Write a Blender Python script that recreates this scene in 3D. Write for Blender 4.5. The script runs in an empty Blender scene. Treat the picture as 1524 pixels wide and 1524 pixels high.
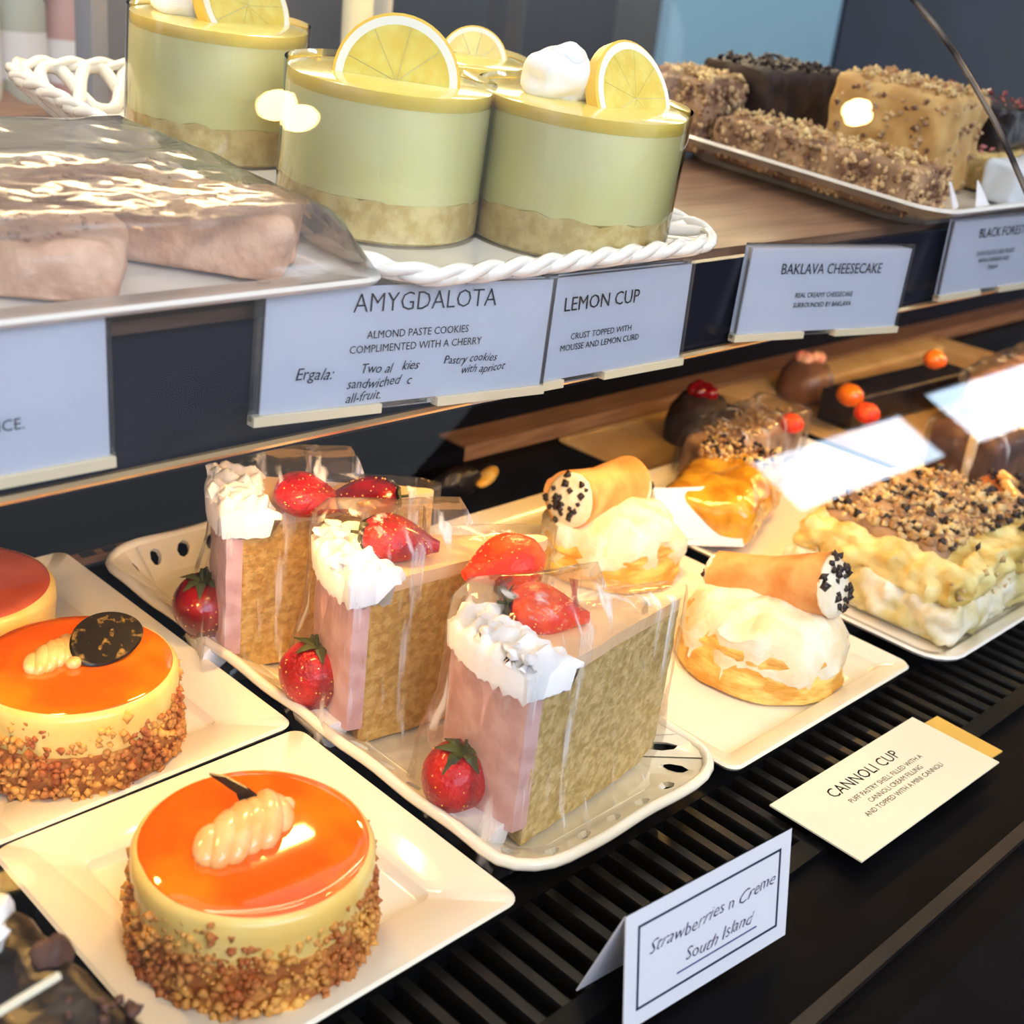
import bpy, bmesh, math, random
from mathutils import Vector, Matrix, noise
random.seed(7)
scene = bpy.context.scene
COL = scene.collection
PI = math.pi

# ------------------------------------------------------------------ camera
CAMH = 0.34            # camera height above the display deck (deck top is z = 0, metres)
FPX, CPX = 1900.0, 762.0
YAW, PITCH, ROLL = math.radians(42.5), math.radians(23.49), math.radians(6.71)
FW = Vector((math.cos(PITCH)*math.cos(YAW), math.cos(PITCH)*math.sin(YAW), -math.sin(PITCH)))
_r = Vector((math.sin(YAW), -math.cos(YAW), 0)); _u = _r.cross(FW)
RT = math.cos(ROLL)*_r + math.sin(ROLL)*_u
UP = -math.sin(ROLL)*_r + math.cos(ROLL)*_u
cam_d = bpy.data.cameras.new('camera'); cam = bpy.data.objects.new('camera', cam_d); COL.objects.link(cam)
cam_d.sensor_width = 36.0; cam_d.sensor_fit = 'HORIZONTAL'; cam_d.lens = FPX/1524*36.0
cam_d.clip_start = 0.01; cam_d.clip_end = 60
cam.matrix_world = Matrix(((RT.x, UP.x, -FW.x, 0), (RT.y, UP.y, -FW.y, 0), (RT.z, UP.z, -FW.z, CAMH), (0, 0, 0, 1)))
cam_d.dof.use_dof = True; cam_d.dof.focus_distance = 0.56; cam_d.dof.aperture_fstop = 12
scene.camera = cam

# ------------------------------------------------------------------ world, view
w = bpy.data.worlds.new('world'); scene.world = w; w.use_nodes = True
w.node_tree.nodes['Background'].inputs[0].default_value = (0.78, 0.88, 1.0, 1)
w.node_tree.nodes['Background'].inputs[1].default_value = 0.95
scene.view_settings.view_transform = 'Standard'; scene.view_settings.look = 'None'
scene.view_settings.exposure = 0.55; scene.view_settings.gamma = 1.0
scene.view_settings.use_curve_mapping = False
try:
    scene.cycles.transparent_max_bounces = 32
except Exception:
    pass

# ------------------------------------------------------------------ pixel -> place helpers
def ray(x, y): return FW + RT*((x-CPX)/FPX) - UP*((y-CPX)/FPX)
def P(x, y, z=0.0):                       # point of a pixel's ray at height z
    d = ray(x, y); return Vector((0, 0, CAMH)) + d*((z-CAMH)/d.z)
def PY(x, y, Y):                          # point of a pixel's ray at depth Y
    d = ray(x, y); return Vector((0, 0, CAMH)) + d*(Y/d.y)
SHZ, SHY, SHK = 0.212, 0.385, 0.065       # upper shelf: front height, front edge, slope
def SP(x, y, h=0.0):                      # point of a pixel's ray h above the sloping upper shelf
    d = ray(x, y); t = (SHZ+h-SHK*SHY-CAMH)/(d.z-SHK*d.y); return Vector((0, 0, CAMH)) + d*t
def shz(Y): return SHZ + SHK*(Y-SHY)

# ------------------------------------------------------------------ materials
def lin(c):
    return tuple(((v/255)/12.92 if v/255 <= .04045 else ((v/255+.055)/1.055)**2.4) for v in c) + (1,)
MATS = {}
def mat(name, c1, c2=None, scale=60, rough=.5, bump=0, bscale=None, sss=0, sssc=None, metal=0, coat=0, spec=.5, trans=0, ior=1.45, thresh=(.4, .6), detail=4, stretch=None):
    if name in MATS: return MATS[name]
    m = bpy.data.materials.new(name); m.use_nodes = True; MATS[name] = m
    nt = m.node_tree; N = nt.nodes; L = nt.links; b = N['Principled BSDF']
    b.inputs['Roughness'].default_value = rough; b.inputs['Metallic'].default_value = metal
    b.inputs['Coat Weight'].default_value = coat; b.inputs['Coat Roughness'].default_value = .05
    b.inputs['Specular IOR Level'].default_value = spec; b.inputs['IOR'].default_value = ior
    b.inputs['Transmission Weight'].default_value = trans
    if sss:
        b.inputs['Subsurface Weight'].default_value = sss
        b.inputs['Subsurface Radius'].default_value = sssc or (.006, .004, .002)
        b.inputs['Subsurface Scale'].default_value = 1.0
    tc = N.new('ShaderNodeTexCoord'); mp = N.new('ShaderNodeMapping'); L.new(tc.outputs['Object'], mp.inputs[0])
    if stretch: mp.inputs['Scale'].default_value = stretch
    if c2:
        n = N.new('ShaderNodeTexNoise'); n.inputs['Scale'].default_value = scale; n.inputs['Detail'].default_value = detail
        r = N.new('ShaderNodeValToRGB'); r.color_ramp.elements[0].position, r.color_ramp.elements[1].position = thresh
        r.color_ramp.elements[0].color = lin(c1); r.color_ramp.elements[1].color = lin(c2)
        L.new(mp.outputs[0], n.inputs['Vector']); L.new(n.outputs['Fac'], r.inputs[0]); L.new(r.outputs[0], b.inputs['Base Color'])
    else:
        b.inputs['Base Color'].default_value = lin(c1)
    if bump:
        n2 = N.new('ShaderNodeTexNoise'); n2.inputs['Scale'].default_value = bscale or scale; n2.inputs['Detail'].default_value = 6
        bp = N.new('ShaderNodeBump'); bp.inputs['Strength'].default_value = bump; bp.inputs['Distance'].default_value = .002
        L.new(mp.outputs[0], n2.inputs['Vector']); L.new(n2.outputs['Fac'], bp.inputs['Height']); L.new(bp.outputs[0], b.inputs['Normal'])
    return m
def emat(name, c, s):
    m = bpy.data.materials.new(name); m.use_nodes = True; nt = m.node_tree
    nt.nodes.remove(nt.nodes['Principled BSDF']); e = nt.nodes.new('ShaderNodeEmission')
    e.inputs[0].default_value = lin(c); e.inputs[1].default_value = s
    nt.links.new(e.outputs[0], nt.nodes['Material Output'].inputs[0]); return m
def clear(name, tint=(1, 1, 1), gain=1.8, rough=0.0, bump=0, bscale=80, veil=0, stretch=None, ior=1.5, glint_streak=None):
    m = bpy.data.materials.new(name); m.use_nodes = True; nt = m.node_tree; N = nt.nodes; L = nt.links
    N.remove(N['Principled BSDF'])
    t = N.new('ShaderNodeBsdfTransparent'); t.inputs[0].default_value = tint + (1,)
    g = N.new('ShaderNodeBsdfGlossy'); g.inputs['Roughness'].default_value = rough
    f = N.new('ShaderNodeFresnel'); f.inputs[0].default_value = ior
    mu = N.new('ShaderNodeMath'); mu.operation = 'MULTIPLY'; mu.use_clamp = True; mu.inputs[1].default_value = gain
    L.new(f.outputs[0], mu.inputs[0]); mx = N.new('ShaderNodeMixShader'); L.new(mu.outputs[0], mx.inputs[0])
    base = t.outputs[0]
    if veil:
        d = N.new('ShaderNodeBsdfDiffuse'); d.inputs[0].default_value = (.9, .9, .9, 1)
        mv = N.new('ShaderNodeMixShader'); mv.inputs[0].default_value = veil
        L.new(t.outputs[0], mv.inputs[1]); L.new(d.outputs[0], mv.inputs[2]); base = mv.outputs[0]
        if glint_streak:      # painted highlights: white diffuse streaks imitate light caught on film creases
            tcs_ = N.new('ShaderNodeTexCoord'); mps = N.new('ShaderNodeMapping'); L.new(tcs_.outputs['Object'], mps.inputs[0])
            mps.inputs['Rotation'].default_value = glint_streak[0]; mps.inputs['Scale'].default_value = glint_streak[1]
            ns = N.new('ShaderNodeTexNoise'); ns.inputs['Scale'].default_value = glint_streak[2]; ns.inputs['Detail'].default_value = 2; L.new(mps.outputs[0], ns.inputs['Vector'])
            mr = N.new('ShaderNodeMapRange'); mr.inputs[1].default_value = .59; mr.inputs[2].default_value = .72; mr.inputs[3].default_value = veil; mr.inputs[4].default_value = glint_streak[3]
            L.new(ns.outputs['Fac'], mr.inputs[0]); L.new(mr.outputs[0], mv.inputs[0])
    L.new(base, mx.inputs[1]); L.new(g.outputs[0], mx.inputs[2]); L.new(mx.outputs[0], N['Material Output'].inputs[0])
    if bump:
        tc = N.new('ShaderNodeTexCoord'); mp = N.new('ShaderNodeMapping'); L.new(tc.outputs['Object'], mp.inputs[0])
        if stretch: mp.inputs['Scale'].default_value = stretch
        n2 = N.new('ShaderNodeTexNoise'); n2.inputs['Scale'].default_value = bscale; n2.inputs['Detail'].default_value = 2
        bp = N.new('ShaderNodeBump'); bp.inputs['Strength'].default_value = bump; bp.inputs['Distance'].default_value = .004
        L.new(mp.outputs[0], n2.inputs['Vector']); L.new(n2.outputs['Fac'], bp.inputs['Height'])
        L.new(bp.outputs[0], g.inputs['Normal']); L.new(bp.outputs[0], f.inputs['Normal'])
    return m

BLACK = mat('black_laminate', (5, 5, 7), (8, 8, 11), 30, rough=.5, spec=.06)
BLACKM = mat('black_painted_metal', (8, 8, 9), rough=.4, spec=.15)
NAVY = mat('dark_fascia', (20, 21, 30), (30, 31, 44), 8, rough=.25, spec=.4)
DARKP = mat('dark_back_panel', (8, 9, 14), (14, 15, 22), 5, rough=.5, spec=.1)
TANW = mat('tan_wood', (150, 112, 78), (128, 92, 62), 20, rough=.5, stretch=(1, 12, 12))
SHELFW = mat('brown_shelf_laminate', (134, 104, 82), (112, 84, 64), 14, rough=.4, stretch=(1, 10, 10))
BRASS = mat('pale_gold_rail', (200, 168, 120), rough=.3, metal=.8)
WHITE = mat('white_porcelain', (240, 236, 224), rough=.12, coat=.4, spec=.5)
IVORY = mat('ivory_porcelain', (240, 232, 208), rough=.12, coat=.4)
GREYP = mat('grey_white_porcelain', (218, 214, 204), rough=.2, coat=.3)
PAPER = mat('white_card', (226, 226, 228), rough=.7, spec=.2)
CREAMPAPER = mat('cream_card', (236, 228, 200), rough=.7, spec=.2)
INK = mat('dark_ink', (42, 44, 58), rough=.8, spec=.1)
INKP = mat('pen_ink', (36, 24, 56), rough=.8, spec=.1)
INKB = mat('brown_ink', (128, 116, 84), rough=.8, spec=.1)
GLASS = clear('case_glass', (.97, .98, .985), .6)
FILM = clear('cling_film', (.99, .99, .99), .55, rough=.09, bump=.6, bscale=45, veil=.015, stretch=(1, 1, .35), glint_streak=((0, .6, 0), (1, .5, .10), 150, .55))
ACET = clear('clear_acetate', (.99, .99, .99), 1.2, rough=.03)
SLEEVE = clear('clear_plastic_sleeve', (.98, .98, .98), 1.2, rough=.08, veil=.03)
CREAM = mat('whipped_cream', (250, 247, 240), rough=.55, bump=.3, bscale=160, sss=.3, sssc=(.004, .003, .002))
CREAMY = mat('ivory_cream', (244, 234, 210), (236, 216, 172), 60, rough=.5, bump=.8, bscale=150)
SPONGE = mat('golden_sponge', (232, 190, 106), (206, 156, 70), 240, rough=.85, bump=1.0, bscale=330, detail=6)
SPONGEP = mat('pale_sponge', (226, 198, 132), (196, 164, 92), 260, rough=.85, bump=1.0, bscale=330, detail=6)
MOUSSE = mat('pink_mousse', (232, 194, 184), (216, 170, 160), 90, rough=.6, bump=.35, bscale=140)
ICING = mat('peach_icing', (244, 214, 168), (238, 200, 150), 30, rough=.3, bump=.15, bscale=50)
BERRY = mat('strawberry_red', (196, 18, 12), (150, 6, 8), 70, rough=.3, coat=.25, bump=.8, bscale=420)
BERRYO = mat('strawberry_orange_red', (240, 84, 26), (220, 44, 16), 60, rough=.4, coat=.1, bump=.6, bscale=260)
BERRYD = mat('strawberry_dark_red', (150, 10, 12), (100, 4, 8), 70, rough=.2, coat=.5, bump=.35, bscale=260)
SEED = mat('strawberry_seed', (232, 176, 84), rough=.5)
LEAF = mat('calyx_green', (70, 74, 28), (44, 46, 18), 100, rough=.6)
CUSTARD = mat('caramel_custard', (248, 212, 124), (244, 200, 104), 40, rough=.28, coat=.3, sss=.2)
GLAZE = mat('caramel_glaze', (238, 98, 6), (246, 132, 14), 26, rough=.05, coat=1.0, sss=.15, sssc=(.008, .003, .001))
GLAZER = mat('red_caramel_glaze', (196, 84, 52), (214, 104, 70), 30, rough=.06, coat=1.0)
NUT = mat('toasted_nut_crumb', (240, 180, 84), (176, 92, 38), 55, rough=.6, bump=.3, bscale=400, thresh=(.36, .64))
NUTB = mat('nutty_cake_side', (214, 146, 70), (170, 98, 44), 120, rough=.7, bump=.8, bscale=260)
ROSE = mat('caramel_cream', (248, 206, 140), (240, 182, 104), 70, rough=.2, coat=.6)
CHOC = mat('dark_chocolate', (34, 20, 14), (50, 32, 20), 50, rough=.2, coat=.3)
CHOCM = mat('matte_chocolate', (52, 34, 26), (30, 19, 16), 70, rough=.6, bump=.5, bscale=150)
CHOCL = mat('milk_chocolate_cake', (104, 70, 54), (80, 52, 42), 90, rough=.6, bump=.4, bscale=180)
CHOCB = mat('nearly_black_chocolate', (18, 13, 12), (38, 28, 24), 60, rough=.3, bump=.5, bscale=120)
FLECK = mat('gold_flecked_chocolate', (26, 20, 12), (150, 116, 52), 260, rough=.35, thresh=(.58, .72))
PASTRY = mat('golden_puff_pastry', (246, 208, 112), (218, 154, 56), 55, rough=.5, bump=.8, bscale=110, stretch=(1, 1, 3))
SHELLM = mat('cannoli_shell', (236, 176, 106), (214, 138, 66), 45, rough=.5, bump=.5, bscale=90)
CHIP = mat('chocolate_chip', (40, 26, 22), rough=.4)
SLAB = mat('custard_slab', (240, 226, 156), (206, 172, 84), 45, rough=.4, bump=.5, bscale=70)
SLABW = mat('pale_cream_slab', (236, 232, 212), (206, 190, 124), 50, rough=.4, bump=.5, bscale=80)
CRUMB = mat('walnut_crumb', (226, 200, 140), (160, 118, 76), 90, rough=.7, thresh=(.38, .62))
SYRUP = mat('syrup_pastry', (222, 166, 44), (176, 116, 20), 50, rough=.15, coat=.6, bump=.6, bscale=80)
ALMOND = mat('almond_biscuit', (230, 188, 156), (208, 162, 130), 90, rough=.75, bump=.7, bscale=220)
BISC = mat('biscuit_layer', (248, 228, 160), (228, 200, 126), 130, rough=.75, bump=.6, bscale=240)
LEMONM = mat('lemon_mousse', (252, 246, 182), (248, 242, 168), 30, rough=.4, sss=.25, sssc=(.006, .006, .003))
CURD = mat('lemon_curd', (254, 230, 120), (250, 218, 92), 40, rough=.12, coat=.5, sss=.2)
RIND = mat('lemon_rind', (250, 200, 50), rough=.35, bump=.3, bscale=300)
PITH = mat('lemon_pith', (250, 246, 226), rough=.6)
FLESH = mat('lemon_flesh', (248, 226, 110), (240, 208, 80), 120, rough=.15, coat=.5, sss=.3)
BAKE = mat('baked_walnut_cake', (176, 140, 104), (116, 84, 62), 45, rough=.6, bump=.8, bscale=110)
BAKEY = mat('golden_cheesecake', (214, 176, 110), (190, 146, 84), 50, rough=.5, bump=.4, bscale=90)
ORANGE = mat('orange_berry', (246, 130, 14), (234, 96, 8), 40, rough=.2, coat=.5)
BOARD = mat('gold_cake_board', (200, 168, 112), (188, 152, 96), 30, rough=.4)
FOIL = mat('silver_foil', (220, 218, 210), rough=.25, metal=.9, bump=1.0, bscale=120)
RUST = mat('brown_glazed_tray', (176, 138, 116), (150, 112, 92), 20, rough=.4)

# ------------------------------------------------------------------ mesh builder
class MB:
    def __init__(s): s.v = []; s.f = []
    def add(s, vs, fs, M=None):
        o = len(s.v)
        s.v += [tuple(M @ Vector(v)) if M else tuple(v) for v in vs]
        s.f += [tuple(i+o for i in f) for f in fs]; return s
    def rings(s, rings, cap0=True, cap1=True, M=None, closed=True):
        n = len(rings[0]); vs = [p for r in rings for p in r]; fs = []
        for k in range(len(rings)-1):
            for i in range(n if closed else n-1):
                j = (i+1) % n; fs.append((k*n+i, k*n+j, (k+1)*n+j, (k+1)*n+i))
        if cap0: fs.append(tuple(range(n))[::-1])
        if cap1: fs.append(tuple((len(rings)-1)*n+i for i in range(n)))
        return s.add(vs, fs, M)
    def box(s, x0, x1, y0, y1, z0, z1, M=None):
        vs = [(x, y, z) for z in (z0, z1) for y in (y0, y1) for x in (x0, x1)]
        return s.add(vs, [(0, 2, 3, 1), (4, 5, 7, 6), (0, 1, 5, 4), (2, 6, 7, 3), (0, 4, 6, 2), (1, 3, 7, 5)], M)
    def tube(s, path, r, seg=8, closed=False, M=None, flat=None):
        path = [Vector(p) for p in path]; n = len(path); rg = []; up = Vector((0, 0, 1))
        for i, p in enumerate(path):
            a = path[(i-1) % n] if (closed or i) else p; b = path[(i+1) % n] if (closed or i < n-1) else p
            t = (b-a).normalized(); x = t.cross(up)
            if x.length < 1e-4: x = Vector((1, 0, 0))
            x.normalize(); y = x.cross(t); rr = r[i] if isinstance(r, (list, tuple)) else r
            rg.append([p + x*rr*math.cos(2*PI*k/seg) + y*rr*(flat or 1)*math.sin(2*PI*k/seg) for k in range(seg)])
        if closed: rg.append(rg[0])
        return s.rings(rg, not closed, not closed, M)
    def lathe(s, prof, n=32, fn=None, M=None, cap0=True, cap1=True):
        rg = []
        for (r, z) in prof:
            ring = []
            for k in range(n):
                a = 2*PI*k/n; x, y, zz = r*math.cos(a), r*math.sin(a), z
                if fn: x, y, zz = fn(x, y, zz, a)
                ring.append((x, y, zz))
            rg.append(ring)
        return s.rings(rg, cap0, cap1, M)
    def chunk(s, p, r, rnd=random):
        q = [Vector((1, 0, 0)), Vector((-1, 0, 0)), Vector((0, 1, 0)), Vector((0, -1, 0)), Vector((0, 0, 1)), Vector((0, 0, -1))]
        R = Matrix.Rotation(rnd.uniform(0, 6.28), 3, Vector((rnd.gauss(0, 1), rnd.gauss(0, 1), rnd.gauss(0, 1))).normalized())
        vs = [Vector(p) + R @ (a*r*rnd.uniform(.55, 1.25)) for a in q]
        return s.add(vs, [(0, 2, 4), (2, 1, 4), (1, 3, 4), (3, 0, 4), (2, 0, 5), (1, 2, 5), (3, 1, 5), (0, 3, 5)])
    def ball(s, c, rx, ry=None, rz=None, n=12, m=8, amp=0, fr=60, M=None):
        ry = ry or rx; rz = rz or rx; rg = []
        for k in range(m+1):
            t = -PI/2 + PI*(k/m); t = max(-1.5, min(1.5, t)); ring = []
            for i in range(n):
                a = 2*PI*i/n; d = Vector((math.cos(t)*math.cos(a), math.cos(t)*math.sin(a), math.sin(t)))
                g = 1 + (amp*noise.noise((Vector(c)+d*rx)*fr) if amp else 0)
                ring.append((c[0]+d.x*rx*g, c[1]+d.y*ry*g, c[2]+d.z*rz*g))
            rg.append(ring)
        return s.rings(rg, True, True, M)
    def block(s, sx, sy, sz, r=.004, n=8, amp=0, fr=60, M=None, taper=0, seed=0):
        rr = min(r, sx/2*.98, sy/2*.98, sz/2*.98); vs = []; fs = []; idx = {}
        def V(i, j, k):
            key = (i, j, k)
            if key in idx: return idx[key]
            p = Vector(((i/n-.5)*sx, (j/n-.5)*sy, (k/n-.5)*sz))
            q = Vector((max(-sx/2+rr, min(sx/2-rr, p.x)), max(-sy/2+rr, min(sy/2-rr, p.y)), max(-sz/2+rr, min(sz/2-rr, p.z))))
            d = (p-q); d = d.normalized() if d.length > 1e-9 else Vector((0, 0, 1))
            p = q + d*rr
            if amp and k > 0: p += d*amp*noise.noise(p*fr + Vector((seed*3.1, seed, 0)))
            tz = 1 - taper*(k/n); p = Vector((p.x*tz, p.y*tz, p.z + sz/2))
            idx[key] = len(vs); vs.append(p); return idx[key]
        for a in range(n):
            for b in range(n):
                fs += [(V(a, b, 0), V(a, b+1, 0), V(a+1, b+1, 0), V(a+1, b, 0)), (V(a, b, n), V(a+1, b, n), V(a+1, b+1, n), V(a, b+1, n)),
                       (V(a, 0, b), V(a+1, 0, b), V(a+1, 0, b+1), V(a, 0, b+1)), (V(a, n, b), V(a, n, b+1), V(a+1, n, b+1), V(a+1, n, b)),
                       (V(0, a, b), V(0, a, b+1), V(0, a+1, b+1), V(0, a+1, b)), (V(n, a, b), V(n, a+1, b), V(n, a+1, b+1), V(n, a, b+1))]
        return s.add(vs, fs, M)
    def build(s, name, m, parent=None, smooth=True, kind=None, label=None):
        me = bpy.data.meshes.new(name); me.from_pydata([tuple(v) for v in s.v], [], s.f); me.validate()
        bm = bmesh.new(); bm.from_mesh(me); bmesh.ops.recalc_face_normals(bm, faces=bm.faces); bm.to_mesh(me); bm.free()
        if smooth:
            me.shade_smooth()
            try: kind == 'stuff' or me.set_sharp_from_angle(angle=math.radians(50))
            except Exception: pass
        me.materials.append(m)
        o = bpy.data.objects.new(name, me); COL.objects.link(o)
        if parent: o.parent = parent
        if kind: o['kind'] = kind
        if label: o['label'] = label
        return o
def T(x=0, y=0, z=0, rz=0, rx=0, ry=0, s=1):
    return Matrix.Translation((x, y, z)) @ Matrix.Rotation(rz, 4, 'Z') @ Matrix.Rotation(ry, 4, 'Y') @ Matrix.Rotation(rx, 4, 'X') @ Matrix.Scale(s, 4)
def thing(name, label, cat, loc=(0, 0, 0), rz=0, rx=0, ry=0, group=None):
    o = bpy.data.objects.new(name, None); COL.objects.link(o); o.empty_display_size = .01
    o.location = loc; o.rotation_euler = (rx, ry, rz); tag(o, label, cat, group); return o
def tag(o, label, cat, group=None):
    o['label'] = label; o['category'] = cat
    if group: o['group'] = group
    return o
def struct(o): o['kind'] = 'structure'; return o
def copy_tree(o, parent=None):
    c = o.copy(); COL.objects.link(c); c.parent = parent
    for ch in list(o.children): copy_tree(ch, c)
    return c
def rrect(hx, hy, r, n=5):
    r = max(.0005, min(r, hx*.98, hy*.98)); out = []
    for cx, cy, a0 in ((hx-r, hy-r, 0), (-hx+r, hy-r, PI/2), (-hx+r, -hy+r, PI), (hx-r, -hy+r, 3*PI/2)):
        for k in range(n+1):
            a = a0 + PI/2*k/n; out.append((cx+r*math.cos(a), cy+r*math.sin(a)))
    return out
def resample(poly, n):
    poly = [Vector((p[0], p[1], 0)) for p in poly]; m = len(poly); L = [0]
    for i in range(m): L.append(L[-1] + (poly[(i+1) % m]-poly[i]).length)
    out = []; j = 0
    for k in range(n):
        t = L[-1]*k/n
        while L[j+1] < t: j += 1
        u = (t-L[j])/max(1e-9, L[j+1]-L[j]); p = poly[j].lerp(poly[(j+1) % m], u); out.append((p.x, p.y))
    return out
def plate_mesh(hx, hy, rc=.012, rim=.018, h=.0135, well=.0065, flat=.003):
    prof = [(.030, 0), (.027, .0025), (.001, h-.003), (0, h-.0012), (.0012, h), (rim, h-flat), (rim+.0006, h-flat-.0006), (rim+.0022, well+.0006), (rim+.004, well), (rim+.008, well)]
    m = MB(); rg = []
    for d, z in prof: rg.append([(x, y, z) for x, y in rrect(hx-d, hy-d, max(rc-d*.6, .004))])
    return m.rings(rg)

# ------------------------------------------------------------------ the room beyond the case
def sbox(name, m, *b):
    o = MB().box(*b).build(name, m, smooth=False); return struct(o)
sbox('ceiling', mat('dark_ceiling', (30, 36, 60), (22, 26, 44), 2, rough=.9), 3.1, 9, -2.6, 2.3, 2.3, 2.36)  # partial unseen ceiling, added so the far glass reflects something dark
WALLD = mat('dark_shop_wall', (58, 52, 50), (70, 62, 58), 3, rough=.8)
WALLB = mat('warm_grey_back_wall', (156, 142, 126), (136, 122, 108), 2, rough=.8)
FLOORM = mat('dark_floor', (40, 34, 30), (30, 26, 24), 6, rough=.6)
sbox('floor', FLOORM, -3, 9, -2.6, 2.3, -1.0, -.95)
sbox('wall_back', WALLB, -3, 9, 2.3, 2.36, -.95, 1.7)
sbox('wall_front', mat('pale_shop_wall', (200, 204, 212), (186, 190, 200), 2, rough=.8), -3, 9, -2.66, -2.6, .75, 2.3)
sbox('trim_1', WALLD, -3, 9, -2.66, -2.595, -.95, .75)
PANE = emat('daylit_window_pane', (206, 232, 255), 17.0)
WFRAME = mat('window_frame_paint', (60, 58, 60), rough=.5)
PANE_FILL = emat('added_fill_window', (206, 222, 255), 5.8)  # glow of the third window, added out of view to brighten cards and cups
for k, (x0, x1, z0, z1) in enumerate(((4.72, 6.1, 1.40, 1.78), (6.45, 8.3, 1.40, 1.86), (-2.9, .8, .80, 2.2))):
    wo = thing('window_%d' % (k+1), 'daylit transom window', 'window'); del wo['label'], wo['category']; struct(wo)
    MB().box(x0, x1, -2.598, -2.59, z0, z1).build('pane', PANE_FILL if k == 2 else PANE, wo, False)
    fm = MB()
    for b in ((x0-.05, x0, z0-.05, z1+.05), (x1, x1+.05, z0-.05, z1+.05), (x0, x1, z0-.05, z0), (x0, x1, z1, z1+.05)):
        fm.box(b[0], b[1], -2.6, -2.56, b[2], b[3])
    fm.build('window_frame', WFRAME, wo, False)

# ------------------------------------------------------------------ display case shell
X0, X1 = -.30, 2.2
case = thing('display_case', 'long black pastry display case with curved glass front', 'display case', (0, 0, -.06))
def cpart(name, m, *b):
    return MB().box(b[0], b[1], b[2], b[3], b[4]+.06, b[5]+.06).build(name, m, case, False)
cpart('front_ledge', BLACK, X0, X1, -.06, .196, -.9, -.002)
cpart('ledge_trim', mat('worn_bronze_trim', (40, 30, 22), (16, 13, 11), 16, rough=.5), X0, X1, .143, .149, -.002, .001)
cpart('deck', BLACK, X0, X1, .266, .64, -.9, 0)
cpart('vent_well', BLACK, X0, X1, .196, .266, -.9, -.03)
cpart('back_panel', DARKP, X0, X1, .640, .652, 0, .196)
cpart('back_ledge', DARKP, X0, .61, .612, .640, 0, .010)
cpart('back_ledge', TANW, .61, X1, .612, .640, 0, .012)  # tan of this stretch stands in for a streaky reflection
cpart('slot_strip', TANW, .20, .44, .604, .612, 0, .004)
# slots along the back ledge: thin dark slabs stand in for shaded openings
sl = MB()
for k in range(14): sl.box(.24+k*.014, .249+k*.014, .6055, .611, .0638, .0643)
sl.build('slot', CHOCB, case, False, kind='stuff')
prof = [(.125, -.002), (.143, .02), (.165, .05), (.187, .085), (.207, .12), (.229, .155), (.25, .19), (.272, .223), (.296, .254), (.309, .27), (.322, .285), (.338, .301), (.354, .316), (.369, .3285), (.385, .34), (.411, .356), (.44, .37), (.484, .387), (.53, .40), (.60, .413), (.70, .422)]
def pane(name, x0, x1, m):
    mb = MB(); vs = []; fs = []
    for (y, z) in prof: vs += [(x0, y, z+.06), (x1, y, z+.06)]
    for i in range(len(prof)-1): fs.append((2*i, 2*i+1, 2*i+3, 2*i+2))
    o = mb.add(vs, fs).build(name, m, case); return o
pane('glass_pane', X0, .699, GLASS); pane('glass_pane', .703, X1, GLASS)
MB().tube([(.701, y, z+.06) for y, z in prof], .0016, 6).build('glass_seam', mat('seam_metal', (120, 108, 96), (40, 36, 36), 30, rough=.3, metal=.6), case)
cpart('top_panel', BLACKM, X0, X1, .70, .78, .418, .47)

# vent grille with its bars
vg = thing('vent_grille', 'black slotted air vent grille along the front of the deck', 'vent grille', (0, .23, 0))
MB().box(X0, X1, .022, .036, -.006, .0015).build('grille_frame', BLACKM, vg, False)
MB().box(X0, X1, -.034, -.024, -.006, .0015).build('grille_frame', BLACKM, vg, False)
bm_ = MB(); bm_.rings([[(x*s_, y, z) for (x, y) in rrect(.0032, .0235, .001, 2)] for (s_, z) in ((.8, -.006), (1, -.0005), (.7, .0012))])
bar0 = None; GM = mat('bronze_edged_metal', (18, 15, 12), (10, 9, 8), 40, rough=.3, spec=.4)
for k in range(64):
    x = .22 + k*.0128
    if bar0 is None: o = bar0 = bm_.build('grille_bar', GM, vg)
    else: o = bar0.copy(); COL.objects.link(o); o.parent = vg
    o.location = (x, -.001, 0)

# ------------------------------------------------------------------ upper shelf with fascia
sh = thing('display_shelf', 'brown upper shelf with dark fascia and pale gold card rail', 'shelf', (0, SHY, SHZ-.012), rx=math.atan(SHK))
MB().box(X0, X1, 0, .33, 0, .012).build('shelf_board', SHELFW, sh, False)
sf = MB(); sf.box(X0, X1, -.011, -.007, -.040, .010); sf.build('fascia', NAVY, sh, False)
MB().tube([(X0, -.0135, -.0385), (X1, -.0135, -.0385)], .0018, 6).build('card_rail', BRASS, sh)
MB().box(X0, X1, -.012, .004, -.0425, -.0385).build('rail_lip', NAVY, sh, False)
# fluorescent tube under the shelf front
LED = emat('warm_led_glow', (255, 196, 108), 94.0)
tl = thing('led_strip_lamp', 'row of warm lamps fixed under the upper shelf front', 'lamp', (0, .394, .1650))
led0 = None
for k in range(12):
    if led0 is None: o = led0 = MB().block(.040, .012, .006, .003, 4).build('led_module', LED, tl)
    else: o = led0.copy(); COL.objects.link(o); o.parent = tl
    o.location = (.156+k*.14, 0, -.0095)
MB().box(.02, 1.9, -.010, .014, -.0036, -.0006).build('housing', BLACKM, tl, False)
# tube near the top of the case
tl2 = thing('tube_lamp', 'warm tube lamp along the top rear of the case', 'lamp', (.5, .688, .392))
MB().tube([(-.6, 0, 0), (.9, 0, 0)], .006, 10).build('tube', emat('upper_tube_light', (255, 226, 176), 26.0), tl2)
MB().box(-.62, .92, -.006, .012, .007, .013).build('housing', BLACKM, tl2, False)
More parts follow.
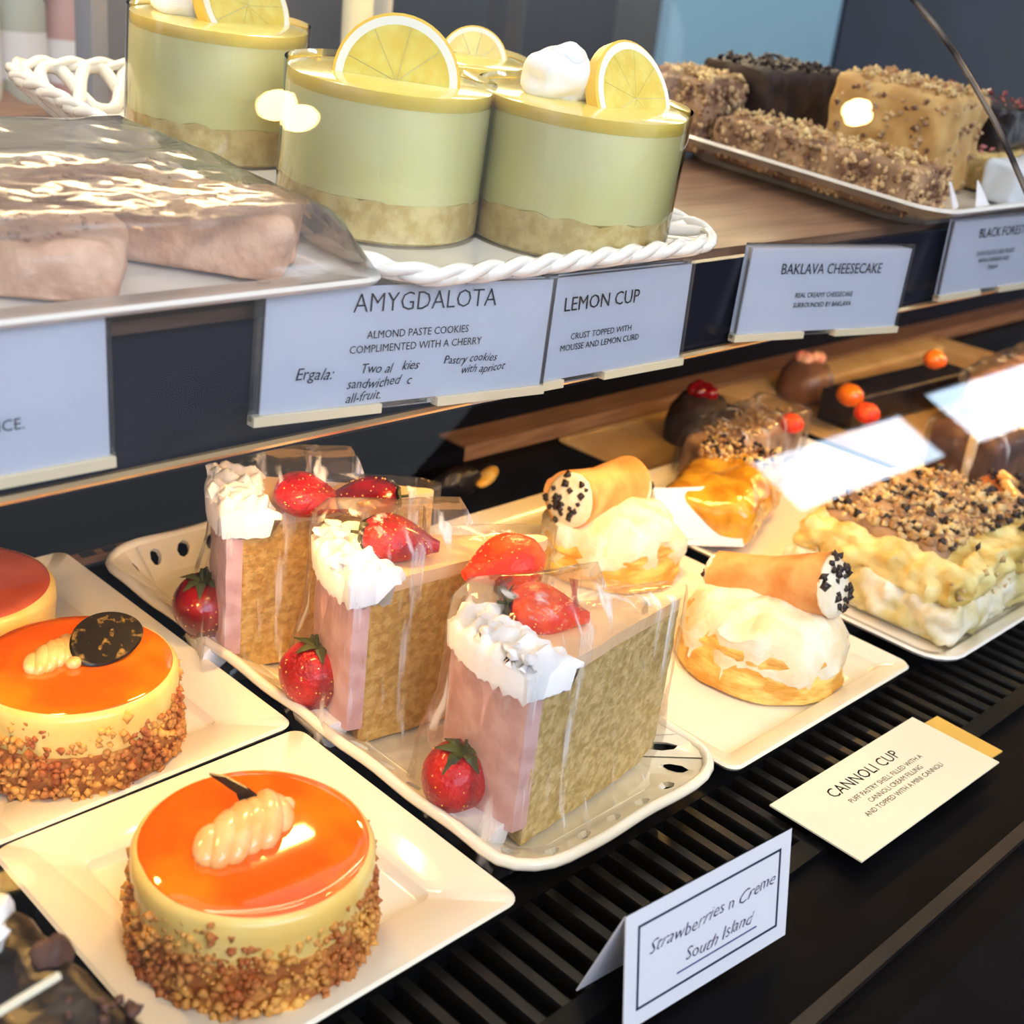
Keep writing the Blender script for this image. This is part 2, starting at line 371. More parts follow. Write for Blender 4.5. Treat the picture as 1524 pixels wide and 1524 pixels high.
# two ceiling bulbs of the shop
BULB = emat('bulb_glow', (255, 206, 130), 90.0)
for (x, y, z, lb) in ((1.10, .11, 1.5, 'small warm ceiling spotlight above the lemon cups'), (2.66, .10, 1.5, 'small warm ceiling spotlight above the dark cake slices')):
    b = thing('ceiling_spotlight', lb, 'lamp', (x, y, z))
    MB().ball((0, 0, 0), .028, .055, .03).build('bulb', BULB, b); MB().ball((.06, -.05, .02), .026, .05, .03).build('bulb', BULB, b)
    MB().tube([(0, 0, .03), (.04, -.01, .07), (.07, -.03, .045)], .006, 8).build('bracket', BLACKM, b); MB().lathe([(.008, .065), (.008, .2)], 10, M=T(.04, -.01, 0)).build('stem', BLACKM, b)

# unseen warm spotlights added on the customers' side as front fill for the case
for (x, y, z, tx, ty, pw, ang, lb) in ((-.15, -.75, 1.45, .30, .31, 26, 19, 'added warm fill spotlight aimed at the caramel cakes'), (.15, -.85, 1.5, .66, .32, 26, 19, 'added warm fill spotlight aimed at the cannoli cups')):
    t = thing('fill_spotlight', lb, 'lamp', (x, y, z)); dr = (Vector((tx, ty, .04))-Vector((x, y, z))).normalized(); q = dr.to_track_quat('-Z', 'Y')
    M = q.to_matrix().to_4x4()
    MB().lathe([(.045, .02), (.045, .10), (.03, .12)], 20, M=M, cap0=False).build('lamp_can', BLACKM, t)
    MB().lathe([(.01, .12), (.01, .25)], 10).build('stem', BLACKM, t)
    ld = bpy.data.lights.new('spot_beam', 'SPOT'); ld.energy = pw; ld.color = (1, .80, .52); ld.spot_size = math.radians(ang); ld.spot_blend = .6; ld.shadow_soft_size = .04
    lo_ = bpy.data.objects.new('spot_beam', ld); COL.objects.link(lo_); lo_.parent = t; lo_.rotation_euler = q.to_euler()
# ------------------------------------------------------------------ deck: plates
def plate(name, label, x0, x1, y0, y1, rz=0, m=WHITE, **k):
    k.setdefault('rc', .007); k.setdefault('rim', .024)
    o = plate_mesh((x1-x0)/2, (y1-y0)/2, **k).build(name, m)
    o.location = ((x0+x1)/2, (y0+y1)/2, .0002); o.rotation_euler.z = rz
    return tag(o, label, 'plate')
plate('square_plate', 'square white plate with sunken well under the whole orange caramel cake',   .158, .3000, .246, .3885, m=IVORY)
plate('oblong_plate', 'long white plate under two caramel cakes, behind the square plate', .148, .2990, .3905, .602, math.radians(.6), m=IVORY)
plate('cannoli_plate', 'long white plate under the two cannoli cups', .437, .602, .246, .520, m=IVORY, rim=.012)
plate('large_platter', 'large white platter under the crumb topped custard slab', .612, .86, .232, .505, m=WHITE, rc=.02, rim=.01, h=.016)

# pierced oblong platter with the shortcake slices
def pierced(label, x0, x1, y0, y1, h, z0, name, m, rx=0):
    hx, hy = (x1-x0)/2, (y1-y0)/2
    t = thing(name, label, 'platter', ((x0+x1)/2, (y0+y1)/2, z0), rx=rx)
    d = MB(); rg = []
    for dd, z in ((.03, 0), (.026, .002), (.020, .0055), (.021, .0075), (.026, .005)): rg.append([(x, y, z) for x, y in rrect(hx-dd, hy-dd, .022-dd*.4)])
    d.rings(rg).build('dish', m, t)
    n = max(12, int(2*(2*hx+2*hy)/.0105)//2*2)
    lo = resample(rrect(hx-.020, hy-.020, .016), n); hi = resample(rrect(hx-.001, hy-.001, .024), n)
    # rim: solid walls between oval holes
    wv = MB(); sub = 8
    for k in range(0, n, 2):
        a0, a1 = Vector(lo[k]+(.006,)), Vector(lo[(k+2) % n]+(.006,)); b0, b1 = Vector(hi[k]+(h,)), Vector(hi[(k+2) % n]+(h,))
        am, bm2 = Vector(lo[(k+1) % n]+(.006,)), Vector(hi[(k+1) % n]+(h,))
        def Q(u, v):
            lo_ = a0.lerp(am, u*2) if u < .5 else am.lerp(a1, u*2-1); hi_ = b0.lerp(bm2, u*2) if u < .5 else bm2.lerp(b1, u*2-1)
            return lo_.lerp(hi_, v)
        outer = [(0, 0), (.5, 0), (1, 0), (1, .5), (1, 1), (.5, 1), (0, 1), (0, .5)]
        ang = [(.36, .36), (.5, .30), (.64, .36), (.72, .52), (.66, .68), (.5, .76), (.34, .68), (.28, .52)]
        nrm = (a1-a0).cross(b0-a0).normalized()*.0014
        o8 = [Q(*p) for p in outer]; i8 = [Q(*p) for p in ang]
        vs = [p+nrm for p in o8]+[p+nrm for p in i8]+[p-nrm for p in o8]+[p-nrm for p in i8]; fs = []
        for i in range(8):
            j = (i+1) % 8
            fs += [(i, j, 8+j, 8+i), (16+j, 16+i, 24+i, 24+j), (8+i, 8+j, 24+j, 24+i)]
        wv.add(vs, fs)
    wv.build('pierced_rim', m, t)
    scal = resample(rrect(hx-.001, hy-.001, .024), 120)
    MB().tube([(x, y, h+.0006*math.sin(i*.9)) for i, (x, y) in enumerate(scal)], .0026, 8, True).build('rim_edge', m, t)
    return t
pierced('white oblong platter with pierced rim under the strawberry shortcake slices', .3012, .4345, .246, .580, .019, .0002, 'pierced_platter', IVORY)

# ------------------------------------------------------------------ strawberries
def strawberry(label, loc, rot, size=.017, m=BERRY, leaf=True, squash=1.0):
    t = thing('strawberry', label, 'strawberry', loc); t.rotation_euler = rot
    pf = []
    for k in range(13):
        u = k/12; r = size*.80*(math.sin(PI*(u**1.35*.80+.05)))**.8; pf.append((r, -size*1.15+u*size*1.75))
    MB().lathe(pf, 20, lambda x, y, z, a: (x*(1+.05*noise.noise(Vector((x, y, z))*90)), y*squash, z)).build('flesh', m, t)
    sd = MB()
    for k in range(64):
        u = .08+.80*random.random(); a = random.uniform(0, 6.28); i = u*12; i0 = int(i); r = pf[i0][0]+(pf[i0+1][0]-pf[i0][0])*(i-i0)
        sd.chunk((r*math.cos(a), r*math.sin(a)*squash, -size*1.15+u*size*1.75), size*.030)
    sd.build('seeds', SEED, t, kind='stuff')
    if leaf:
        for k in range(6):
            a = k*PI/3+random.uniform(-.2, .2); lf = MB(); z = size*.56
            path = [(0, 0, z+.001), (size*.3*math.cos(a), size*.3*math.sin(a)*squash, z+.0025), (size*.62*math.cos(a), size*.62*math.sin(a)*squash, z-.001+random.uniform(-.002, .003))]
            lf.tube(path, [.0012, .0026, .0004], 6, flat=.3); lf.build('leaf', LEAF, t)
        MB().tube([(0, 0, size*.55), (.001, 0, size*.9)], .0008, 6).build('stem', LEAF, t)
    return t

# ------------------------------------------------------------------ strawberry shortcake slices
def slice_(label, x, y, rz, L=.106, W=.050, Hh=.080, spm=SPONGE, seed=0, film=True):
    z0 = .0062
    t = thing('shortcake_slice', label, 'cake slice', (x, y, z0), rz, group='wrapped strawberry shortcake slices')
    W2 = W/2
    def outline(d=0, x0=0.0):
        return [(x0-d, -W2-d), (L*.5, -W2*.60-d), (L-.004, -.0035-d), (L+d, 0), (L-.004, .0035+d), (L*.5, W2*.60+d), (x0-d, W2+d)]
    def wedge(x0, za, zb, amp, fr, inset=0):
        n = 64; pts = resample(outline(-inset, x0), n); rg = []
        K = max(1, int((zb-za)/.006))
        for k in range(K+1):
            z = za+(zb-za)*k/K; ring = []
            for (px, py) in pts:
                g = amp*noise.noise(Vector((px*fr+seed*7, py*fr, z*fr)))
                ring.append((px+g*.4, py+g, z+(g if k == K else 0)))
            rg.append(ring)
        return MB().rings(rg)
    wedge(.006, .001, Hh-.003, .0012, 150).build('sponge', spm, t)
    # pink mousse end, slightly bowed outwards
    m = MB(); rg = []
    for k in range(9):
        z = .010+(Hh-.012)*k/8; ring = []
        for i in range(13):
            v = -1+2*i/12; g = .0012*noise.noise(Vector((v*4+seed, z*70, 3)))
            ring.append((-.004*(1-v*v)+g+.0006*k*0, v*(W2+.0004), z))
        ring += [(.0075, W2+.0003, z), (.0075, -W2-.0003, z)]; rg.append(ring)
    m.rings(rg).build('mousse_face', MOUSSE, t)
    wedge(.014, Hh-.003, Hh+.003, .0006, 60).build('icing', ICING, t)
    # whipped cream: piped ruffled strip over the outer end
    m = MB(); nx, ny = 16, 40; top = []
    for i in range(nx+1):
        row = []
        for j in range(ny+1):
            u = i/nx; v = -1+2*j/ny
            px = -.0065*(1-v*v*.7)-.001 + u*(.026+.003*math.sin(j*1.1+seed)); py = v*(W2+.0015)
            edge = min(1, 5*u, 4*(1-u))*min(1, 6*(1-abs(v)))
            pz = Hh+.0035+.0075*edge**.5*(.75+.5*noise.noise(Vector((px*170+seed*5, py*170, 1)))) + .0020*math.sin(v*17+u*3+seed)*edge
            row.append((px, py, pz))
        top.append(row)
    vs = [p for r_ in top for p in r_]; fs = [(i*(ny+1)+j, i*(ny+1)+j+1, (i+1)*(ny+1)+j+1, (i+1)*(ny+1)+j) for i in range(nx) for j in range(ny)]
    per = [(0, j) for j in range(ny+1)]+[(i, ny) for i in range(1, nx+1)]+[(nx, j) for j in range(ny-1, -1, -1)]+[(i, 0) for i in range(nx-1, 0, -1)]
    o = len(vs)
    for (i, j) in per:
        p = top[i][j]; dip = .0110+.0028*noise.noise(Vector((j*.45+seed, i*.5, 4)))
        vs.append((p[0]+(.0008 if i == 0 else 0), p[1], Hh+.0035-(dip if i < nx*.85 else .002)))
    q = len(per)
    for k in range(q):
        a, b = per[k], per[(k+1) % q]
        fs.append((a[0]*(ny+1)+a[1], o+k, o+(k+1) % q, b[0]*(ny+1)+b[1]))
    fs.append(tuple(o+k for k in range(q)))
    m.add(vs, fs).build('whipped_cream', CREAM, t)
    # small spikes of cream along the ruffle
    sp = MB()
    for k in range(9):
        v = -1+2*(k+.5)/9+random.uniform(-.1, .1)
        px = -.004+random.uniform(0, .022); py = v*W2
        sp.tube([(px, py, Hh+.006), (px+random.uniform(-.002, .002), py, Hh+.010), (px+random.uniform(-.004, .004), py+random.uniform(-.003, .003), Hh+.0128)], [.0042, .0034, .0006], 7)
    sp.build('cream_peaks', CREAM, t)
    # base cream roll
    fb = MB(); fb.tube([(-.004, -W2*.9, .007), (-.010, 0, .007), (-.004, W2*.9, .007)], .0065, 10); fb.build('base_cream', CREAM, t)
    if film:
        n = 96; rg = []; base = resample(outline(.003), n)
        zs = [.0003, .004, .012, .03, .05, .07, Hh+.004, Hh+.014, Hh+.0225]
        for k, z in enumerate(zs):
            ring = []; fl = (.010, .006, .003, .001, .0005, .0005, .0008, .0002, -.006)[k]
            for i, (px, py) in enumerate(base):
                d = Vector((px-L*.3, py, 0)).normalized()
                g = .0016*noise.noise(Vector((i*.55+seed*9, z*22, 1))) + .0012*noise.noise(Vector((i*.21, z*60, seed)))
                if px < .004: g += .009*max(0, 1-abs(z-.02)/.035)    # bulges round the berry on the outer end
                zz = z if px < .07 or k < 6 else min(z, Hh+.005+.001*(k-5))
                ring.append((px+d.x*(fl+g), py+d.y*(fl+g), zz))
            rg.append(ring)
        lastr = rg[-1]; cxx = L*.35
        for f_, dz in ((.75, .002), (.45, .003), (.12, .0025)): rg.append([(cxx+(p_[0]-cxx)*f_, p_[1]*f_, p_[2]+dz) for p_ in lastr])
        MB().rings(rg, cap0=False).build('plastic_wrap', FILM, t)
    return t, Hh
SL = [(.324, .2990, math.radians(-7), 'wrapped shortcake slice beside the slotted vent, nearest the front rim of the pierced platter', SPONGEP),
      (.320, .3940, math.radians(-19), 'middle wrapped shortcake slice of the three on the pierced platter', SPONGE),
      (.316, .4780, math.radians(-27), 'rearmost wrapped shortcake slice of three, under the shelf edge', SPONGE)]
for k, (x, y, rz, lb, spm) in enumerate(SL): slice_(lb, x, y, rz, spm=spm, seed=k*3+1)
ZB = .0062+.080
# berries standing against the outer ends
strawberry('whole red strawberry at the foot of the front shortcake slice', (.3175, .3040, .0290), (.15, -.10, .3), .0205, BERRY, squash=.9)
strawberry('whole red strawberry at the foot of the middle shortcake slice', (.3130, .3970, .0330), (.1, -.05, 2.0), .0205, BERRY, squash=.9)
strawberry('whole dark red strawberry at the foot of the rearmost shortcake slice', (.3075, .4790, .0330), (-.05, -.05, 1.0), .0210, BERRYD, squash=.9)
# berries lying on top
def top_berry(label, px, py, z, rot, s, m, leaf=True):
    p = P(px, py, z); return strawberry(label, (p.x, p.y, z), rot, s, m, leaf, .62)
top_berry('orange-red strawberry lying on the front slice, leaf side away from the cream', 762, 832, ZB+.011, (1.35, 0, 1.3), .0205, BERRYO, False)
top_berry('leafy orange-red strawberry beside the whipped cream of the front slice', 800, 905, ZB+.009, (1.45, 0, -2.3), .0190, BERRYO)
top_berry('red strawberry on the middle slice next to its whipped cream', 580, 800, ZB+.011, (1.45, 0, -2.3), .0195, BERRY)
top_berry('red strawberry next to the cream of the rearmost slice', 448, 735, ZB+.011, (1.4, 0, -2.4), .0195, BERRY, False)
top_berry('darker red strawberry further back on the rearmost slice', 553, 742, ZB+.011, (1.45, 0, .9), .0195, BERRYD)

# ------------------------------------------------------------------ caramel cheesecakes
def swirl(mb, R, h, lobes=8, twist=1.6, M=None, lean=0):
    rg = []
    for k in range(15):
        u = k/14; r = R*(1-u)**.62+.0003; ring = []
        for i in range(48):
            a = 2*PI*i/48; g = 1+.22*math.cos(lobes*(a+twist*u)); ring.append((r*g*math.cos(a)+lean*u, r*g*math.sin(a), h*u))
        rg.append(ring)
    return mb.rings(rg, M=M)
def caramel(name, label, x, y, z, rz, R=.0425, h=.044, glaze=GLAZE, nuts=True, top='shard'):
    t = thing(name, label, 'cake', (x, y, z), rz)
    MB().lathe([(R-.003, .0), (R-.0005, .003), (R-.001, h*.55)], 48, lambda a, b, c, d: (a*(1+.02*noise.noise(Vector((a, b, c))*120)), b*(1+.02*noise.noise(Vector((a, b, c))*120)), c)).build('cake_base', NUTB if nuts else CUSTARD, t)
    MB().lathe([(R-.0018, h*.45), (R-.0012, h*.6), (R-.0004, h*.8), (R-.0005, h*.93), (R-.002, h*.985), (R-.0042, h)], 64, lambda a, b, c, d: (a, b, c+.0006*noise.noise(Vector((math.cos(d)*2, math.sin(d)*2, 1))))).build('custard_layer', CUSTARD, t)
    MB().lathe([(R-.0034, h-.0014), (R-.0030, h-.0002), (R-.0042, h+.0007), (R-.008, h+.0010), (R*.5, h+.0012), (.002, h+.0013)], 64).build('glaze', glaze, t)
    if nuts:
        nb = MB()
        for k in range(1300):
            a = random.uniform(0, 6.283); lim = h*(.68+.16*noise.noise(Vector((math.cos(a)*2.5, math.sin(a)*2.5, x*50))))
            zz = random.uniform(0.0012, lim) if random.random() < .92 else random.uniform(lim, lim+.006)
            rr = R+random.uniform(-.0008, .0016) - (.0012 if zz > h*.5 else 0); nb.chunk((rr*math.cos(a), rr*math.sin(a), zz), random.uniform(.0010, .0028))
        nb.build('nut_crumbs', NUT, t, kind='stuff')
    return t
cA = P(375, 1394, .0066)
tA = caramel('caramel_cheesecake', 'orange glazed caramel cheesecake with cream shell and thin chocolate shard', cA.x, cA.y, .0066, -.35)
hA = .044+.0011
tA.rotation_euler.z = 0
def ribs(mb, cx, cy, z, sc, ang):
    for k in range(6):
        u = k/5; f = (.62, .92, 1.0, .9, .95, .6)[k]
        M = Matrix.Translation((cx, cy, z)) @ Matrix.Rotation(ang, 4, 'Z') @ Matrix.Translation(((-.0115+.0047*k)*sc, (.002-.003*u)*sc, .0012*sc)) @ Matrix.Rotation(-.95+.3*u, 4, 'Z') @ Matrix.Rotation(.6, 4, 'Y')
        mb.ball((0, 0, 0), .0050*sc, .0135*f*sc, .0068*f*sc, 16, 10, M=M)
    return mb
rs = ribs(MB(), -.002, .003, hA, 1.2, .15)
rs.build('cream_shell', ROSE, tA)
MB().ball((.0165, .0055, hA+.0022), .0038, .0032, .003, amp=.2).build('cream_dab', ROSE, tA)
def shard(mb, pts, th, M):
    n = len(pts); vs = [(p[0], -th, p[1]) for p in pts]+[(p[0], th, p[1]) for p in pts]
    return mb.add(vs, [tuple(range(n))[::-1], tuple(range(n, 2*n))]+[(i, (i+1) % n, n+(i+1) % n, n+i) for i in range(n)], M)
shard(MB(), [(-.0135, .011), (-.008, .0105), (.0, .006), (.0065, .0005), (.003, -.002), (-.002, -.001), (-.004, .004)], .0006, Matrix.Translation((.006, .014, hA+.003)) @ Matrix.Rotation(-.75, 4, 'Z')).build('chocolate_shard', CHOC, tA, False)

cB = P(112, 985, .0066+.044)
tB = caramel('caramel_cheesecake', 'orange glazed caramel cheesecake topped with a gold-flecked chocolate disc', cB.x, cB.y, .0066, 0)
rs = ribs(MB(), -.006, .006, hA, .85, .3); rs.build('cream_shell', ROSE, tB)
MB().ball((-.003, -.005, hA+.002), .0036, .003, .0028, amp=.2).build('cream_dab', ROSE, tB)
ov = MB(); ring = [(math.cos(2*PI*k/36), math.sin(2*PI*k/36)) for k in range(36)]
ov.rings([[(a*.0165*s_*(1-.12*b), b*.0125*s_, z) for a, b in ring] for s_, z in ((.96, -.0009), (1, 0), (.95, .0009))], M=Matrix.Translation((.0135, -.0005, hA+.0065)) @ Matrix.Rotation(.25, 4, 'Z') @ Matrix.Rotation(.42, 4, 'X') @ Matrix.Rotation(-.2, 4, 'Y'))
ov.build('chocolate_disc', FLECK, tB)
cC = P(-62, 868, .0066+.044)
tC = caramel('glazed_cheesecake', 'plain-sided cheesecake with pinkish red glaze at the back of the long plate', cC.x, cC.y, .0066, 0, glaze=GLAZER, nuts=False)

# ------------------------------------------------------------------ chocolate cake in a clear box, bottom left
pc = P(60, 1500, .0)
tk = thing('chocolate_cake', 'dark chocolate cake with cream on top beside the square plate', 'cake', (.106, .262, .0005), rz=.10)
MB().block(.066, .11, .054, .006, 14, .004, 90).build('cake_body', CHOCB, tk)
MB().ball((.012, .038, .060), .013, .012, .010, 20, 12, .5, 160).build('cream_dollop', CREAM, tk)
MB().ball((.027, .018, .055), .006, .006, .007, 14, 8, .4, 200).build('chocolate_ball', CHOCL, tk)
nb = MB()
for k in range(160): nb.chunk((random.uniform(-.033, .034), random.uniform(-.056, .0), .053+random.uniform(0, .003)), random.uniform(.001, .003))
nb.build('chocolate_shavings', CHOCL, tk, kind='stuff')
bx = thing('clear_cake_box', 'clear plastic box with pale cardboard edge round the dark chocolate cake', 'box', (.104, .262, .0002), rz=.10)
MB().box(-.0395, .0395, -.060, .064, .001, .074).build('clear_shell', clear('thin_clear_box', (.99, .99, .99), .1, .05), bx, False)
Mi = (Matrix.Translation((.104, .262, .0002)) @ Matrix.Rotation(.10, 4, 'Z')).inverted()
MB().tube([Mi @ P(-30, 1524, .0765), Mi @ P(88, 1452, .0765)], .0012, 6).build('card_edge', CREAMPAPER, bx)

# ------------------------------------------------------------------ cannoli cups
def mini_cannoli(t, M, L=.066, R=.0165):
    m = MB(); rg = []
    for k in range(19):
        u = k/18; z = (u-.5)*L; ring = []
        for i in range(32):
            a = 2*PI*i/32; g = R*(.88+.12*math.cos((u-.5)*5.0)**2*0+.16*abs(u-.5)*2)*(1+.03*noise.noise(Vector((math.cos(a)*2, math.sin(a)*2, z*110))))
            if i < 3: g *= 1.08
            ring.append((z, g*math.cos(a), g*math.sin(a)))
        rg.append(ring)
    sh_ = m.rings(rg, True, True, M).build('cannoli_shell', SHELLM, t)
    for s_ in (-1, 1):
        MB().ball((s_*L*.5, 0, 0), .0055, R*1.0, R*1.0, 18, 10, .2, 120, M).build('cannoli_filling', CREAMY, sh_)
        c = MB()
        for k in range(30):
            a = random.uniform(0, 6.28); r = R*.96*math.sqrt(random.random())
            p = M @ Vector((s_*(L*.5+.0054*math.sqrt(max(0, 1-(r/R)**2))), r*math.cos(a), r*math.sin(a))); c.chunk(p, random.uniform(.0019, .0034))
        c.build('chocolate_chips', CHIP, sh_, kind='stuff')
def cannoli_cup(label, px, py, rz, R=.0455, ca=0, seed=1, cd=(0, 0), tl_=.1, cz=.045):
    p = P(px, py, .0066); t = thing('cannoli_cup', label, 'pastry', (p.x, p.y, .0066), rz)
    def fn(x, y, z, a):
        g = 1+.07*noise.noise(Vector((math.cos(a)*3.2+seed, math.sin(a)*3.2, z*80)))+.025*math.sin(z*900); return x*g, y*g, z*(1+.30*noise.noise(Vector((math.cos(a)*1.5, math.sin(a)*1.5, seed))))
    MB().lathe([(R*.82, 0), (R*.97, .002), (R, .006), (R*.95, .010), (R*.985, .013), (R*.93, .018), (R*.95, .021), (R*.88, .027), (R*.7, .027)], 56, fn).build('pastry_case', PASTRY, t)
    def fc(x, y, z, a):
        g = 1+.22*noise.noise(Vector((x*75+seed, y*75, z*75))); return x*g, y*g, z+.006*noise.noise(Vector((x*90, y*90, seed)))
    MB().lathe([(R*.90, .010), (R*.96, .016), (R*.95, .024), (R*.84, .033), (R*.62, .039), (R*.25, .041), (.001, .041)], 48, fc).build('cream_filling', CREAMY, t)
    cs = MB()
    for k in range(9):
        a = random.uniform(-1.2, .3); cs.chunk((R*.93*math.cos(a), R*.93*math.sin(a), random.uniform(.014, .026)), .0012)
    cs.build('chocolate_specks', CHIP, t, kind='stuff')
    mini_cannoli(t, Matrix.Translation((cd[0], cd[1], cz)) @ Matrix.Rotation(ca, 4, 'Z') @ Matrix.Rotation(tl_, 4, 'Y'))
    return t
cannoli_cup('cannoli cup with white cream, its mini cannoli lying toward the plate corner', 1128, 985, 0, ca=math.radians(-82), seed=2, cd=(.010, .005), tl_=-.36, cz=.0425)
cannoli_cup('cannoli cup behind the other one, its mini cannoli turned sideways', 902, 838, 0, ca=math.radians(8), seed=5, cd=(-.004, .010), R=.044)

# ------------------------------------------------------------------ generic cakes
def scatter(mb, n, x0, x1, y0, y1, z, dz, r0, r1):
    for _ in range(n): mb.chunk((random.uniform(x0, x1), random.uniform(y0, y1), z+random.uniform(0, dz)), random.uniform(r0, r1))
    return mb
ts = thing('custard_slab', 'long pale custard slab topped with walnut crumbs and chocolate chips', 'cake', (.716, .304, .0068), .02)
MB().block(.156, .116, .028, .012, 36, .006, 110, seed=2).build('custard_layer', SLABW, ts)
MB().block(.150, .110, .022, .010, 36, .006, 120, Matrix.Translation((0, 0, .022)), seed=5).build('cream_layer', SLAB, ts)
MB().block(.126, .080, .012, .006, 16, .005, 70, Matrix.Translation((.008, .010, .037)), seed=3).build('brown_topping', BAKE, ts)
scatter(MB(), 760, -.054, .070, -.032, .050, .046, .005, .0015, .0042).build('walnut_crumbs', CRUMB, ts, kind='stuff')
scatter(MB(), 40, -.076, .07, -.056, -.046, .022, .02, .0012, .003).build('fallen_crumbs', CRUMB, ts, kind='stuff')
scatter(MB(), 120, -.05, .070, -.045, .048, .047, .005, .002, .0044).build('chocolate_chips', CHIP, ts, kind='stuff')

def cake(name, label, cat, px, py, z, sx, sy, sz, m, rz=0, r=.006, amp=.002, parts=(), rot=None, shelf=False, n=12, pos=None):
    p = pos or (SP(px, py, z) if shelf else P(px, py, z))
    t = thing(name, label, cat, (p[0], p[1], p[2]), rz, rx=math.atan(SHK) if shelf else 0)
    MB().block(sx, sy, sz, r, n, amp, 60, seed=int(abs(px)) % 17).build('cake_body', m, t)
    return t
# back plates on the deck
b1 = plate('cake_board', 'flat gold cake board under the chocolate dome cakes', .70, .875, .512, .606, m=BOARD, h=.004, well=.003, rim=.006, flat=.0005)
b2 = plate('cake_board', 'flat gold cake board under the golden syrup pastry', .615, .868, .5065, .511, m=BOARD) if False else None
b3 = plate('oblong_tray', 'long tan tray under the fruit topped chocolate cakes', .885, 1.30, .30, .606, m=BOARD, h=.012, well=.005)
b4 = plate('side_plate', 'small white plate under the wrapped walnut loaf', .615, .869, .509, .5112, m=WHITE) if False else None
tp = cake('syrup_pastry', 'golden syrup soaked pastry roll with walnut and chip crumbs at one end', 'pastry', 1085, 770, .0068, .105, .064, .040, SYRUP, .35, .018, .005, pos=(.676, .432, .0068))
scatter(MB(), 260, .014, .050, -.024, .026, .034, .009, .0012, .0032).build('walnut_crumbs', CRUMB, tp, kind='stuff')
scatter(MB(), 50, .014, .050, -.024, .026, .038, .008, .0018, .003).build('chocolate_chips', CHIP, tp, kind='stuff')
pp = MB(); pp.box(-.030, .030, -.0004, .0004, 0, .044, T(rz=-.62, rx=-1.05)); pp.box(-.026, .026, -.0004, .0004, 0, .034, T(.004, .002, .003, rz=-.45, rx=-.75))
po = pp.build('pastry_paper', PAPER, None, False); po.location = (.6150, .404, .0165); tag(po, 'folded white paper beside the golden syrup pastry', 'paper')
tg = cake('walnut_loaf', 'grey-brown walnut topped loaf wrapped in clear plastic', 'cake', 1060, 690, 0, .125, .04, .034, BAKE, .12, .008, .003, pos=(.775, .486, .0068))
scatter(MB(), 160, -.058, .058, -.017, .017, .033, .004, .001, .003).build('walnut_crumbs', CRUMB, tg, kind='stuff')
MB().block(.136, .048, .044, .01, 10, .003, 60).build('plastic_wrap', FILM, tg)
gp = P(705, 712, .012)
gl = thing('chocolate_piece', 'dark chocolate lump with a golden leaf behind the shortcake slices', 'chocolate', (gp.x, gp.y, .0002))
MB().ball((-.012, .004, .010), .020, .012, .011, 16, 10, .4, 90).build('chocolate_lump', CHOCB, gl)
MB().ball((.012, -.006, .010), .020, .006, .0045, 16, 8, M=T(rz=.5)).build('golden_leaf', mat('gold_leaf', (236, 176, 60), (250, 214, 120), 60, rough=.25, coat=.5), gl)
# chocolate domes
def dome(label, px, py, R, h, fm, pos=None, base=CHOCM, z=.0034):
    p = P(px, py, z); t = thing('chocolate_dome', label, 'cake', (p.x, p.y, z))
    MB().lathe([(R, 0), (R*1.02, h*.3), (R*.92, h*.65), (R*.66, h*.92), (R*.3, h), (.001, h)], 32, lambda x, y, zz, a: (x*(1+.05*noise.noise(Vector((x, y, zz))*90)), y, zz)).build('dome', base, t)
    f = MB()
    for k in range(5): f.ball((random.uniform(-.008, .008), random.uniform(-.008, .008), h+.002), .0058, amp=.2, n=10, m=6)
    f.build('fruit', fm, t); return t
dome('chocolate dome cake with red fruit on top on the gold board', 1035, 655, .026, .040, BERRYD)
dome('pale glazed dome cake with pink fruit, behind the chocolate dome', 1195, 590, .025, .034, mat('pink_fruit', (226, 120, 100), (240, 190, 150), 60, rough=.3), base=mat('brown_glaze', (120, 84, 60), (96, 66, 46), 40, rough=.35), z=.0056)
tq = cake('dark_torte', 'nearly black chocolate torte carrying orange berries', 'cake', 0, 0, 0, .19, .036, .030, CHOCB, -.05, .004, .001, pos=(1.03, .500, .0056))
for k, (px, py, s_, mm, lb) in enumerate(((1265, 588, .0105, ORANGE, 'bright orange berry on the dark torte'), (1178, 630, .0085, BERRYO, 'reddish orange berry at the near end of the dark torte'), (1290, 615, .0095, BERRYO, 'coral red berry beside the bright orange berry'))):
    z = .0356+s_*.8; p = P(px, py, z)
    t = thing('orange_berry', lb, 'berry', (p.x, p.y, z)); MB().ball((0, 0, 0), s_, s_*1.15, s_*.9, amp=.12).build('flesh', mm, t); MB().chunk((0, 0, s_*.8), s_*.25).build('stem_end', LEAF, t)
tw = cake('wrapped_pink_cake', 'pale pink cake wrapped in clear film with yellow fruit at its corner', 'cake', 0, 0, 0, .17, .07, .044, mat('dusky_pink_cake', (190, 156, 146), (150, 112, 108), 40, rough=.6, bump=.3), .1, .01, .003, pos=(1.13, .425, .0056))
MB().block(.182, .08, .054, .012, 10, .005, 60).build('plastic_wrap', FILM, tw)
p = P(1388, 548, .056); t = thing('yellow_fruit', 'yellow orange fruit piece on the wrapped pink cake', 'fruit', (p.x, p.y, .064)); MB().ball((0, 0, 0), .012, .010, .008, amp=.3).build('flesh', ORANGE, t); MB().ball((.009, .004, .001), .008, .006, .006, amp=.3).build('flesh', CURD, t)
tm = cake('chocolate_slice', 'milk chocolate coated cake slice with a pale filling band', 'cake slice', 0, 0, 0, .098, .062, .046, CHOCL, -.05, .010, .002, pos=(.945, .372, .0056))
MB().block(.100, .010, .047, .004, 8, .001, 60, Matrix.Translation((0, -.008, 0))).build('pale_filling', CREAMY, tm)
MB().block(.106, .070, .052, .012, 10, .003, 60).build('plastic_wrap', FILM, tm)
